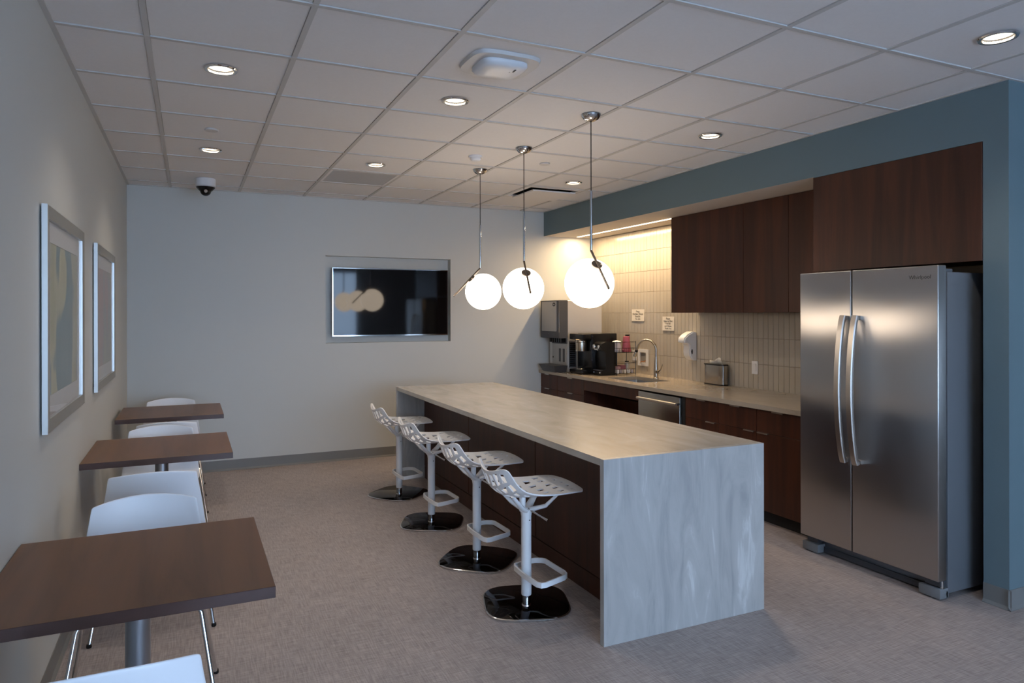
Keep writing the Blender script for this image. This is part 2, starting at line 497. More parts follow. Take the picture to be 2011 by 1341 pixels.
# baseboards (vinyl cove base with a small toe)
def baseboard(name, pts, nrm):
    bm = bmesh.new()
    prof = [(0, 0.102), (0.004, 0.102), (0.004, 0.018), (0.014, 0.004), (0.014, 0.0), (0, 0.0)]
    for (a, b), n in zip(zip(pts, pts[1:]), nrm):
        rows = []
        for q in (a, b):
            rows.append([bm.verts.new((q[0]+n[0]*d, q[1]+n[1]*d, z)) for d, z in prof])
        for k in range(len(prof)):
            k2 = (k+1) % len(prof)
            bm.faces.new((rows[0][k], rows[1][k], rows[1][k2], rows[0][k2]))
        bm.faces.new(rows[0]); bm.faces.new(rows[1][::-1])
    bmesh.ops.recalc_face_normals(bm, faces=bm.faces)
    return structure(obj(name, bm, base_m))
baseboard('baseboard_left', [(0, FRONTY), (0, YB)], [(1, 0)])
baseboard('baseboard_back', [(0, YB), (4.30, YB)], [(0, -1)])
baseboard('baseboard_right', [(XS, 2.27), (XS, 2.143-0.014)], [(-1, 0)])
baseboard('baseboard_pier', [(XS-0.014, 2.143), (ROOMX, 2.143)], [(0, -1)])

# ------------------------------------------------------------ ceiling: slab, rails and tiles
ceil = structure(box('ceiling', -0.15, ROOMX+0.15, FRONTY-0.15, YB+0.2, H+0.12, H+0.2, tile_c))
G = 0.6096; GX0 = 0.360; GY0 = 2.751
xl = [GX0+G*i for i in range(0, 14) if GX0+G*i < ROOMX]
yl = [GY0+G*j for j in range(-9, 8) if FRONTY < GY0+G*j < YB]
RW = 0.012
def xmax_at(y): return XS if y > 2.143 else ROOMX
for x in xl:
    y1 = YB if x < XS else 2.143
    box('ceiling_rail', x-RW, x+RW, FRONTY, y1, H, H+0.03, rail_c, ceil)
for y in yl:
    box('ceiling_rail', 0, xmax_at(y-0.02), y-RW, y+RW, H-0.0006, H+0.03, rail_c, ceil)
box('ceiling_rail', 0, 0.022, FRONTY, YB, H-0.0004, H+0.03, rail_c, ceil)
box('ceiling_rail', 0, XS, YB-0.022, YB, H-0.0004, H+0.03, rail_c, ceil)
box('ceiling_rail', XS-0.018, XS, 2.143, YB, H-0.0004, H+0.03, rail_c, ceil)

DL = [(0.665, 3.665), (1.884, 3.665), (3.713, 3.665), (0.665, 5.494), (1.884, 5.494), (3.713, 5.494), (3.713, 1.836)]
xe = [0.0]+xl+[ROOMX]; ye = [FRONTY]+yl+[YB]
DIFF = (3.713, 6.103); GRILLE = (1.884, 6.103)
tile_cache = {}
for i in range(len(xe)-1):
    for j in range(len(ye)-1):
        x0, x1, y0, y1 = xe[i], xe[i+1], ye[j], ye[j+1]
        if y0 > 2.143-0.3 and x0 >= XS: continue
        if y0 > 2.0 and x1 > XS: x1 = XS
        cx, cy = (x0+x1)/2, (y0+y1)/2
        if abs(cx-DIFF[0]) < .1 and abs(cy-DIFF[1]) < .1: continue
        if abs(cx-GRILLE[0]) < .1 and abs(cy-GRILLE[1]) < .1: continue
        hole = any(abs(cx-a) < .1 and abs(cy-b) < .1 for a, b in DL)
        key = (round(x1-x0, 3), round(y1-y0, 3), hole)
        if key in tile_cache:
            o = bpy.data.objects.new('ceiling_tile', tile_cache[key]); COL.objects.link(o); o.parent = ceil
        else:
            hw, hh = (x1-x0)/2-RW, (y1-y0)/2-RW
            bm = bmesh.new()
            if hole:
                circ = [(0.068*math.cos(2*PI*k/28), 0.068*math.sin(2*PI*k/28)) for k in range(28)]
                V, F = cdt([(-hw, -hh), (hw, -hh), (hw, hh), (-hw, hh)], [circ])
                vs = [bm.verts.new((v[0], v[1], 0.006)) for v in V]
                for f in F: bm.faces.new([vs[k] for k in f][::-1])
                bmesh.ops.recalc_face_normals(bm, faces=bm.faces)
                for f in bm.faces:
                    if f.normal.z > 0: f.normal_flip()
            else:
                e = 0.0015
                bm_box(bm, -hw+e, hw-e, -hh+e, hh-e, 0.005, 0.02)
            o = obj('ceiling_tile', bm, tile_c, ceil)
            tile_cache[key] = o.data
        o.location = (cx, cy, H)

# ------------------------------------------------------------ recessed downlights
dl0 = thing('downlight', 'x', 'ceiling light', (0, 0, H), 'recessed round downlights in the ceiling')
lathe('trim_ring', [(0.062, H+0.006), (0.062, H-0.004), (0.074, H-0.005), (0.078, H+0.0), (0.078, H+0.004)], (0, 0, 0), chrome, dl0, 40, cap=False)
lathe('reflector_can', [(0.0625, H-0.002), (0.060, H+0.05), (0.0, H+0.055)], (0, 0, 0), plain('can_inside', (0.20, 0.19, 0.18), 0.5), dl0, 32, cap=False)
lathe('lens', [(0.0, H+0.012), (0.0575, H+0.012), (0.0575, H+0.02), (0.0, H+0.022)], (0, 0, 0), lens_m, dl0, 32)
dl_labels = ['round recessed ceiling light nearest the left wall, large and close above the pictures',
             'round recessed ceiling light just beyond the square wireless unit in the ceiling',
             'round recessed ceiling light between the nearest pendant and the blue bulkhead',
             'small round recessed ceiling light in front of the dome camera',
             'small round recessed ceiling light just before the grey return grille',
             'small round recessed ceiling light beside the square supply air diffuser',
             'round recessed ceiling light at the far upper right, above the blue pier']
for i, (x, y) in enumerate(DL):
    o = dl0 if i == 0 else copy_tree(dl0)
    o.location = (x, y, H); o['label'] = dl_labels[i]
    lamp('downlight_lamp', 'SPOT', (x, y, H-0.012), energy=SPOT, color=WARM, spot_size=math.radians(125), spot_blend=0.9, shadow_soft_size=0.05)

# ------------------------------------------------------------ ceiling devices
ap = thing('wireless_access_point', 'square white wireless unit with rounded corners set in a ceiling tile', 'wireless unit', (1.875, 3.03, H))
prism('mounting_ring', superell(1.875, 3.03, 0.170, 0.155, 48, 4.0), H-0.012, H+0.004, device_w, ap, poly2=superell(1.875, 3.03, 0.176, 0.161, 48, 4.0))
bm = bmesh.new()
prof = [(0.118, 0.0), (0.118, 0.012), (0.108, 0.024), (0.09, 0.03), (0.05, 0.033)]
rings = [[bm.verts.new((x, y, H-0.012-d)) for x, y in superell(1.875, 3.03, r, r*0.93, 40, 4.2)] for r, d in prof]
for A, B in zip(rings, rings[1:]):
    for k in range(40): bm.faces.new((A[k], A[(k+1) % 40], B[(k+1) % 40], B[k]))
bm.faces.new(rings[-1]); bmesh.ops.recalc_face_normals(bm, faces=bm.faces)
obj('cover', bm, white_pl, ap, smooth=True)
box('status_light', 1.905, 1.911, 2.985, 2.991, H-0.0462, H-0.0425, chrome, ap)
box('logo_mark', 1.921, 1.928, 2.955, 2.985, H-0.0462, H-0.0425, ink, ap)

for i, (x, y, lb) in enumerate([(0.655, 4.884, 'flat round sprinkler cover plate over the small dining tables'),
                                (3.10, 4.896, 'flat round sprinkler cover plate between the middle and nearest pendants')]):
    s = lathe('sprinkler_cover', [(0.0, -0.008), (0.040, -0.008), (0.043, -0.004), (0.043, 0.0), (0.037, 0.001), (0.037, 0.005), (0, 0.005)], (0, 0, 0), device_w, None, 28)
    s.location = (x, y, H); tag(s, lb, 'sprinkler cover', 'flat sprinkler covers in the ceiling')

sd = thing('smoke_detector', 'small white round smoke detector on the ceiling beside the farthest pendant', 'smoke detector', (2.50, 4.886, H))
lathe('base_plate', [(0.05, H+0.005), (0.052, H-0.006), (0.048, H-0.010), (0.0, H-0.010)], (2.50, 4.886, 0), white_pl, sd, 28)
lathe('sensor_head', [(0.040, H-0.010), (0.040, H-0.024), (0.030, H-0.034), (0.0, H-0.036)], (2.50, 4.886, 0), white_pl, sd, 28)

dc = thing('dome_camera', 'white and smoked black dome security camera on the ceiling near the back wall', 'security camera', (0.655, 6.70, H))
lathe('housing', [(0.082, H+0.003), (0.086, H-0.01), (0.084, H-0.062), (0.074, H-0.072), (0.0, H-0.072)], (0.655, 6.70, 0), white_pl, dc, 36)
lathe('shroud', [(0.078, H-0.072), (0.074, H-0.08), (0.052, H-0.104), (0.046, H-0.104), (0.046, H-0.074)], (0.655, 6.70, 0), black, dc, 36, cap=False)
lathe('dome', [(0.046, H-0.098)]+[(0.046*math.cos(a), H-0.104-0.044*math.sin(a)) for a in [PI/2*k/8 for k in range(9)]], (0.655, 6.70, 0), black, dc, 32)
lathe('lens', [(0.014, -0.05), (0.014, 0.0), (0.0, 0.0)], (0.655, 6.662, H-0.118), chrome, dc, 20, axis='y')

# supply diffuser with a floating plaque
x, y = DIFF; h = G/2-RW
df = thing('air_diffuser', 'square white supply air diffuser with a dark slot round its plaque', 'air vent', (x, y, H))
bm = bmesh.new()
for a, b, c, d in ((-h, h, -h, -h+0.035), (-h, h, h-0.035, h), (-h, -h+0.035, -h+0.035, h-0.035), (h-0.035, h, -h+0.035, h-0.035)):
    bm_box(bm, x+a, x+b, y+c, y+d, H-0.002, H+0.015)
obj('face_frame', bm, tile_c, df)
box('duct_throat', x-h+0.03, x+h-0.03, y-h+0.03, y+h-0.03, H+0.085, H+0.09, black_matte, df)
bm = bmesh.new()
for a, b, c, d in ((-h+.028, -h+.032, -h+.03, h-.03), (h-.032, h-.028, -h+.03, h-.03), (-h+.03, h-.03, -h+.028, -h+.032), (-h+.03, h-.03, h-.032, h-.028)):
    bm_box(bm, x+a, x+b, y+c, y+d, H+0.01, H+0.09)
obj('duct_collar', bm, black_matte, df)
box('plaque', x-h+0.075, x+h-0.045, y-h+0.075, y+h-0.045, H-0.024, H-0.012, tile_c, df)
rg = thing('return_grille', 'square grey perforated return air grille near the back wall', 'air vent', (GRILLE[0], GRILLE[1], H))
x, y = GRILLE
bm = bmesh.new()
for a, b, c, d in ((-h, h, -h, -h+0.02), (-h, h, h-0.02, h), (-h, -h+0.02, -h+0.02, h-0.02), (h-0.02, h, -h+0.02, h-0.02)):
    bm_box(bm, x+a, x+b, y+c, y+d, H, H+0.012)
obj('face_frame', bm, tile_c, rg)
bm = bmesh.new()
nb = 38
for k in range(nb):
    q = y-h+0.02+(2*h-0.04)*(k+0.5)/nb
    bm_box(bm, x-h+0.02, x+h-0.02, q-0.0045, q+0.0045, H+0.003, H+0.010)
o = obj('grille_core', bm, plain('grille_grey', (0.50, 0.47, 0.44), 0.7), rg); o['kind'] = 'stuff'
box('plenum', x-h+0.005, x+h-0.005, y-h+0.005, y+h-0.005, H+0.03, H+0.034, grey_pl, rg)

# ------------------------------------------------------------ tiles on the kitchen wall
PY, PZ, TW, TH = 0.0576, 0.2256, 0.0552, 0.2232
tm = bmesh.new(); bm_box(tm, 0.0, 0.011, -TW/2, TW/2, -TH/2, TH/2, bevel=0.0014)
tile_me = bpy.data.meshes.new('wall_tile'); tm.to_mesh(tile_me); tm.free(); tile_me.materials.append(tile_m)
cells = []
ncol = int((YB-3.37)/PY)
for c in range(ncol+1):
    y = YB - PY*(c+0.5)
    if y - TW/2 < 3.366: continue
    for r in range(7):
        z = 0.853+PZ*(r+0.5)
        if y < 5.36 and z > 1.55: continue
        cells.append((y, z, r))
cells.sort(key=lambda q: q[0])
far = bmesh.new()
for k, (y, z, r) in enumerate(cells):
    tz = 0.0
    th = TH
    rot = Matrix.Rotation(random.uniform(-0.006, 0.006), 4, 'Z') @ Matrix.Rotation(random.uniform(-0.004, 0.004), 4, 'Y')
    if k < 300:
        o = bpy.data.objects.new('wall_tile', tile_me); COL.objects.link(o); o.parent = kw
        o.matrix_local = Matrix.Translation((XB+0.0005, y, z)) @ rot
    else:
        t2 = bmesh.new(); t2.from_mesh(tile_me)
        bmesh.ops.transform(t2, matrix=Matrix.Translation((XB+0.0005, y, z)) @ rot, verts=t2.verts)
        tmpm = bpy.data.meshes.new('t'); t2.to_mesh(tmpm); t2.free(); far.from_mesh(tmpm); bpy.data.meshes.remove(tmpm)
o = obj('far_tiles', far, tile_m, kw); o['kind'] = 'stuff'

# ------------------------------------------------------------ LED strip in the underside of the bulkhead
led = thing('light_strip', 'long glowing linear light recessed in the underside of the blue bulkhead', 'strip light', (4.74, 6.25, ZS))
box('diffuser', 4.722, 4.758, 5.34, 7.16, ZS-0.0035, ZS+0.004, led_m, led)
bm = bmesh.new()
bm_box(bm, 4.715, 4.722, 5.33, 7.17, ZS-0.001, ZS+0.02); bm_box(bm, 4.758, 4.765, 5.33, 7.17, ZS-0.001, ZS+0.02)
bm_box(bm, 4.715, 4.765, 5.33, 5.34, ZS-0.001, ZS+0.02); bm_box(bm, 4.715, 4.765, 7.16, 7.17, ZS-0.001, ZS+0.02)
obj('channel', bm, pull_m, led)
l = lamp('strip_lamp', 'AREA', (4.74, 6.25, ZS-0.006), (0, 0, 0), shape='RECTANGLE', size=0.035, size_y=1.82, energy=LED, color=WARM2)

# ------------------------------------------------------------ island
IX0, IX1, IY0, IY1, IZ = 2.239, 3.209, 2.685, 6.194, 0.855
isl = thing('kitchen_island', 'long island with beige stone waterfall top over dark walnut panels', 'kitchen island', (2.72, 4.44, 0))
T_ = 0.032
bm = bmesh.new(); bm_box(bm, IX0, IX1, IY0+T_, IY1-T_, IZ-T_, IZ, 0.0); obj('stone_top', bm, stone_top, isl)
bm = bmesh.new(); bm_box(bm, IX0, IX1, IY0, IY0+T_, 0, IZ, 0.0008); o = obj('waterfall_end', bm, stone_end, isl); o['label'] = 'streaked near end slab, cool in the daylight'
box('waterfall_end', IX0, IX1, IY1-T_, IY1, 0, IZ, stone_end, isl, 0.0008)
PX = 2.50
ys = [IY0+T_+0.002, 3.889, 5.04, IY1-T_-0.002]
for a, b in zip(ys, ys[1:]):
    box('panel', PX, PX+0.019, a+0.0035, b-0.0035, 0.116, IZ-T_-0.003, wood, isl, 0.001)
box('toe_kick', PX+0.003, PX+0.018, ys[0], ys[-1], 0.0, 0.108, wood, isl)
box('carcass', PX+0.022, IX1-0.03, ys[0], ys[-1], 0.0, IZ-T_-0.001, black_matte, isl)
for k in range(6):
    a = ys[0]+(ys[-1]-ys[0])*k/6
    box('door', IX1-0.029, IX1-0.010, a+0.002, a+(ys[-1]-ys[0])/6-0.002, 0.112, IZ-T_-0.004, wood, isl, 0.001)

# ------------------------------------------------------------ worktop run along the tiled wall
CF, CZ, CT = 4.262, 0.862, 0.034
SK = (4.415, 4.79, 5.47, 6.04)     # sink cut-out x0,x1,y0,y1
wt = thing('worktop', 'long beige stone worktop on the dark wooden base cabinets', 'countertop', (4.64, 5.3, CZ-CT))
V, F = cdt([(CF, 3.385), (XB-0.002, 3.385), (XB-0.002, YB-0.001), (CF, YB-0.001)], [rrect(SK[0], SK[1], SK[2], SK[3], 0.02)])
bm = bmesh.new()
tp = [bm.verts.new((v[0], v[1], CZ)) for v in V]; bt = [bm.verts.new((v[0], v[1], CZ-CT)) for v in V]
ecount = {}
for f in F:
    g = f
    n = (V[f[1]]-V[f[0]]).cross(V[f[2]]-V[f[0]])
    if n < 0: g = f[::-1]
    bm.faces.new([tp[k] for k in g]); bm.faces.new([bt[k] for k in g][::-1])
    for k in range(3):
        e = (g[k], g[(k+1) % 3]); ecount[e] = 1
for (a, b) in list(ecount):
    if (b, a) not in ecount: bm.faces.new((tp[a], bt[a], bt[b], tp[b]))
bmesh.ops.recalc_face_normals(bm, faces=bm.faces)
obj('stone_slab', bm, stone_counter, wt)

sk = thing('kitchen_sink', 'rectangular undermounted grey sink sunk in the worktop', 'sink', (4.60, 5.755, CZ-CT))
bm = bmesh.new()
r0 = rrect(SK[0]-0.006, SK[1]+0.006, SK[2]-0.006, SK[3]+0.006, 0.024); r1 = rrect(SK[0], SK[1], SK[2], SK[3], 0.02)
r2 = rrect(SK[0]+0.012, SK[1]-0.012, SK[2]+0.012, SK[3]-0.012, 0.03)
lv = [(r0, CZ-CT-0.001), (r1, CZ-CT-0.001), (r1, CZ-CT-0.02), (r2, CZ-CT-0.108)]
R_ = [[bm.verts.new((x, y, z)) for x, y in r] for r, z in lv]
n = len(r0)
for A, B in zip(R_, R_[1:]):
    for k in range(n): bm.faces.new((A[k], A[(k+1) % n], B[(k+1) % n], B[k]))
bm.faces.new(R_[-1])
bmesh.ops.recalc_face_normals(bm, faces=bm.faces)
for f in bm.faces: f.normal_flip()
obj('basin', bm, sink_m, sk, auto=40)
lathe('drain', [(0.0, CZ-CT-0.106), (0.042, CZ-CT-0.106), (0.045, CZ-CT-0.1085), (0.0, CZ-CT-0.109)], (4.60, 5.755, 0), chrome, sk, 24)

FX = 4.292
def pull(yc, zt, parent, x=FX, w=0.10):
    bm = bmesh.new()
    bm_box(bm, x-0.014, x+0.004, yc-w/2, yc+w/2, zt, zt+0.003)
    bm_box(bm, x-0.014, x-0.0115, yc-w/2, yc+w/2, zt-0.006, zt)
    return obj('pull', bm, pull_m, parent)
def cabinet(label, y0, y1, fronts, name='base_cabinet'):
    t = thing(name, label, 'cabinet', ((FX+XB)/2, (y0+y1)/2, 0), 'walnut base cabinets under the worktop')
    box('carcass', FX+0.020, XB-0.01, y0+0.001, y1-0.001, 0.09, CZ-CT-0.002, wood, t)
    box('toe_kick', FX+0.06, FX+0.075, y0, y1, 0.0, 0.09, black_matte, t)
    for nm, z0, z1, yc in fronts:
        f = box(nm, FX, FX+0.019, y0+0.0015, y1-0.0015, z0+0.0015, z1-0.0015, wood, t, 0.001)
        pull(yc, z1-0.0015, f)
    return t
ZT, ZM = 0.822, 0.657
cabinet('narrow walnut base cabinet in the far corner under the ice dispenser', 6.858, YB-0.004, [('drawer', ZM, ZT, 7.10), ('door', 0.095, ZM, 7.10)])
cabinet('wider walnut base cabinet beside the open knee space', 6.283, 6.856, [('drawer', ZM, ZT, 6.565), ('door', 0.095, ZM, 6.565)])
cabinet('walnut base cabinet next to the dishwasher', 4.246, 4.640, [('drawer', ZM, ZT, 4.437), ('door', 0.095, ZM, 4.33)])
cabinet('middle walnut base cabinet between dishwasher and refrigerator', 3.842, 4.244, [('drawer', ZM, ZT, 4.055), ('door', 0.095, ZM, 3.912)])
cabinet('walnut base cabinet against the refrigerator', 3.385, 3.840, [('drawer', ZM, ZT, 3.635), ('door', 0.095, ZM, 3.775)])
kn = thing('knee_space_apron', 'walnut apron and recessed panel around the open knee space below the sink', 'cabinet', (4.6, 5.8, 0))
box('apron', FX, FX+0.019, 5.316, 6.280, 0.715, ZT, wood, kn, 0.001)
bm = bmesh.new()
bm_prism(bm, [(4.66, 0.62), (4.68, 0.62), (4.86, 0.02), (4.84, 0.02)], 5.32, 6.28, 'y')
obj('slanted_panel', bm, wood, kn)
box('end_panel', FX+0.001, XB-0.02, 5.297, 5.315, 0, CZ-CT-0.002, wood, kn)

dw = thing('dishwasher', 'stainless steel dishwasher with a bar handle built in under the worktop', 'dishwasher', (4.6, 4.98, 0))
box('tub', FX+0.025, XB-0.04, 4.70, 5.28, 0.08, 0.81, black_matte, dw)
box('door', FX-0.018, FX+0.022, 4.696, 5.286, 0.105, 0.812, steel_dw, dw, 0.004, 2)
box('toe_panel', FX+0.04, FX+0.05, 4.69, 5.29, 0.0, 0.10, black_matte, dw)
box('gap_shade', FX+0.004, FX+0.02, 4.645, 4.69, 0.05, 0.822, black_matte, dw)  # dark strip standing in for the shaded gap beside the door
bm = bmesh.new(); bm_tube(bm, [(4.222, 4.675, 0.757), (4.222, 5.235, 0.757)], 0.0115, 14)
hd = obj('handle', bm, pull_m, dw, auto=40)
for y in (4.70, 5.21):
    bm = bmesh.new(); bm_tube(bm, [(4.222, y, 0.757), (4.275, y, 0.757)], 0.011, 12); obj('bracket', bm, chrome, hd, auto=40)

# upper cabinets
UX = 4.70
for (y0, y1, lb) in ((4.403, 5.349, 'wide dark walnut wall cabinet door left of the pair over the worktop'),
                     (3.924, 4.401, 'narrower dark walnut wall cabinet over the light switch')):
    t = thing('wall_cabinet', lb, 'cabinet', ((UX+XB)/2, (y0+y1)/2, 1.529), 'walnut wall cabinets')
    box('carcass', UX+0.020, XB-0.003, y0+0.0008, y1-0.0008, 1.535, ZS-0.004, wood, t)
    box('door', UX, UX+0.019, y0+0.0015, y1-0.0015, 1.529, ZS-0.004, wood, t, 0.001)
t = thing('filler_cabinet', 'narrow walnut filler panel between wall cabinet and refrigerator alcove', 'cabinet', (4.85, 3.65, 1.529))
box('carcass', UX+0.020, XB-0.003, 3.368, 3.9225, 1.535, ZS-0.004, wood, t)
box('panel', UX, UX+0.019, 3.368, 3.9225, 1.529, ZS-0.004, wood, t, 0.001)
t = thing('over_fridge_cabinet', 'large walnut cabinet panel flush in the blue wall above the refrigerator', 'cabinet', (4.6, 2.82, 1.80))
box('carcass', XS+0.022, XB-0.01, 2.275, 3.322, 1.82, 2.428, wood, t)
box('door', XS-0.002, XS+0.018, 2.273, 3.366, 1.800, 2.430, wood, t, 0.001)

# ------------------------------------------------------------ refrigerator
fr = thing('refrigerator', 'side by side stainless steel refrigerator in the alcove', 'refrigerator', (4.5, 2.81, 0))
bm = bmesh.new(); bm_box(bm, 4.183, 4.93, 2.362, 3.262, 0.03, 1.742, 0.004, 2); obj('body', bm, fridge_side, fr, auto=35)
def fdoor(y0, y1):
    bm = bmesh.new(); bm_box(bm, 4.100, 4.168, y0, y1, 0.104, 1.777, 0.006, 3)
    return obj('door', bm, steel, fr, auto=35)
dL = fdoor(2.888, 3.266); dR = fdoor(2.358, 2.880)
box('gasket', 4.168, 4.183, 2.372, 3.254, 0.12, 1.735, black_matte, fr)
def fhandle(yc, parent):
    n = 22; z0, z1 = 0.632, 1.508
    pts = []
    for k in range(n+1):
        s = k/n; z = z0+(z1-z0)*s
        bow = math.sin(PI*s)**0.7 if 0 < s < 1 else 0
        pts.append((4.075-0.052*bow, z))
    bm = bmesh.new()
    th, wd = 0.009, 0.0205
    rows = []
    for i, (x, z) in enumerate(pts):
        a = pts[max(0, i-1)]; b = pts[min(n, i+1)]
        tx, tz = b[0]-a[0], b[1]-a[1]; L = math.hypot(tx, tz); nx, nz = tz/L, -tx/L
        rows.append([bm.verts.new((x+nx*th*sx, yc+wd*sy, z+nz*th*sx)) for sx, sy in ((-1, -0.75), (-1, 0.75), (-0.4, 1), (1, 1), (1, -1), (-0.4, -1))])
    for A, B in zip(rows, rows[1:]):
        for k in range(6): bm.faces.new((A[k], A[(k+1) % 6], B[(k+1) % 6], B[k]))
    bm.faces.new(rows[0]); bm.faces.new(rows[-1][::-1])
    bmesh.ops.recalc_face_normals(bm, faces=bm.faces)
    o = obj('handle', bm, pull_m, parent, auto=35)
    for z in (z0+0.012, z1-0.012):
        box('standoff', 4.07, 4.101, yc-0.014, yc+0.014, z-0.012, z+0.012, pull_m, o, 0.002)
fhandle(2.922, dL); fhandle(2.838, dR)
text('logo_text', 'Whirlpool', 0.030, face_minus_x(4.0995, 2.458, 1.716), plain('logo_grey', (0.03, 0.03, 0.03), 0.35), fr, 0.0008)
bm = bmesh.new()
bm_tube(bm, [(4.0992, 2.458+0.016*math.cos(a)-0.0, 1.714+0.011*math.sin(a)) for a in [PI*0.35+2*PI*0.8*k/20 for k in range(21)]], 0.0007, 6)
obj('logo_swoosh', bm, pull_m, fr)
for y0, y1 in ((2.37, 2.47), (3.16, 3.25)):
    box('hinge_cover', 4.11, 4.24, y0, y1, 1.7425, 1.760, fridge_side, fr, 0.004, 2)
box('toe_grille', 4.195, 4.205, 2.47, 3.15, 0.03, 0.075, grey_pl, fr)
bm = bmesh.new()
for k in range(4): bm_box(bm, 4.190, 4.1955, 2.50, 2.98, 0.078+0.006*k, 0.081+0.006*k)
obj('vent_slats', bm, black_matte, fr)
box('base_rail', 4.172, 4.182, 2.362, 3.262, 0.012, 0.045, grey_pl, fr)
for y0, y1 in ((2.362, 2.482), (3.145, 3.264)):
    f = box('foot_cover', 4.118, 4.19, y0, y1, 0.008, 0.060, plain('foot_grey', (0.16, 0.165, 0.17), 0.45), fr, 0.004, 2)
    box('hinge_bracket', 4.13, 4.185, y0+0.008, y1-0.03, 0.070, 0.098, grey_pl, f)
    lathe('levelling_foot', [(0.015, 0.0), (0.015, 0.008), (0.006, 0.008), (0.006, 0.03)], (4.20, (y0+y1)/2, 0), black, f, 14)
lathe('hinge_pin', [(0.009, 0.060), (0.009, 0.100), (0, 0.1)], (4.150, 2.374, 0), chrome, fr, 14)

# ------------------------------------------------------------ television
tv = thing('television', 'large flat black television in the recess of the back wall', 'television', (2.49, YB+0.03, 1.294))
TX0, TX1, TZ0, TZ1 = 1.865, 3.128, 1.288, 2.003
TY = YB-0.004
box('back_shell', TX0+0.01, TX1-0.01, TY+0.012, TY+0.05, TZ0+0.01, TZ1-0.01, black, tv, 0.004)
box('screen', TX0+0.008, TX1-0.008, TY+0.002, TY+0.012, TZ0+0.012, TZ1-0.008, screen, tv)
bm = bmesh.new()
bw = 0.008
bm_box(bm, TX0, TX1, TY, TY+0.014, TZ0, TZ0+0.012); bm_box(bm, TX0, TX1, TY, TY+0.014, TZ1-bw, TZ1)
bm_box(bm, TX0, TX0+bw, TY, TY+0.014, TZ0+0.012, TZ1-bw); bm_box(bm, TX1-bw, TX1, TY, TY+0.014, TZ0+0.012, TZ1-bw)
obj('bezel', bm, chrome, tv)
box('wall_bracket', 2.3, 2.7, TY+0.05, YB+ND-0.001, 1.5, 1.8, black_matte, tv)
box('status_badge', 2.47, 2.52, TY-0.001, TY+0.004, TZ0-0.004, TZ0+0.002, chrome, tv)

# ------------------------------------------------------------ framed pictures on the left wall
def art_mat(name, stops, seed, sy):
    m, t, b = new_mat(name)
    tc = t.nodes.new('ShaderNodeTexCoord'); mp = t.nodes.new('ShaderNodeMapping')
    mp.inputs['Location'].default_value = (seed, seed*1.7, 0); mp.inputs['Scale'].default_value = (1, 1.0, 0.45)
    t.links.new(tc.outputs['Object'], mp.inputs[0])
    n = t.nodes.new('ShaderNodeTexNoise'); n.inputs['Scale'].default_value = 2.6; n.inputs['Detail'].default_value = 2.5
    t.links.new(mp.outputs[0], n.inputs['Vector'])
    sp = t.nodes.new('ShaderNodeSeparateXYZ'); t.links.new(tc.outputs['Object'], sp.inputs[0])
    ma = t.nodes.new('ShaderNodeMath'); ma.operation = 'MULTIPLY_ADD'; ma.inputs[1].default_value = sy; ma.inputs[2].default_value = 0.0
    t.links.new(sp.outputs['Y'], ma.inputs[0])
    m2 = t.nodes.new('ShaderNodeMath'); m2.operation = 'MULTIPLY_ADD'; m2.inputs[1].default_value = 0.9
    t.links.new(n.outputs['Fac'], m2.inputs[0]); t.links.new(ma.outputs[0], m2.inputs[2])
    cr = t.nodes.new('ShaderNodeValToRGB'); cr.color_ramp.interpolation = 'EASE'
    el = cr.color_ramp.elements
    while len(el) < len(stops): el.new(0.5)
    for e, (ps, c) in zip(el, stops): e.position = ps; e.color = (*c, 1)
    t.links.new(m2.outputs[0], cr.inputs[0]); t.links.new(cr.outputs[0], b.inputs['Base Color'])
    b.inputs['Roughness'].default_value = 0.6
    return m
art1 = art_mat('art_one', [(0.0, (0.46, 0.46, 0.38)), (0.30, (0.52, 0.50, 0.29)), (0.36, (0.60, 0.58, 0.38)), (0.39, (0.20, 0.30, 0.33)), (0.52, (0.25, 0.34, 0.36)),
                           (0.56, (0.55, 0.53, 0.38)), (0.66, (0.50, 0.48, 0.31)), (0.70, (0.42, 0.43, 0.41))], 3.1, 0.55)
art2 = art_mat('art_two', [(0.0, (0.50, 0.45, 0.41)), (0.33, (0.54, 0.38, 0.36)), (0.42, (0.42, 0.42, 0.41)), (0.55, (0.50, 0.50, 0.38)), (0.7, (0.40, 0.42, 0.43))], 7.3, 0.35)
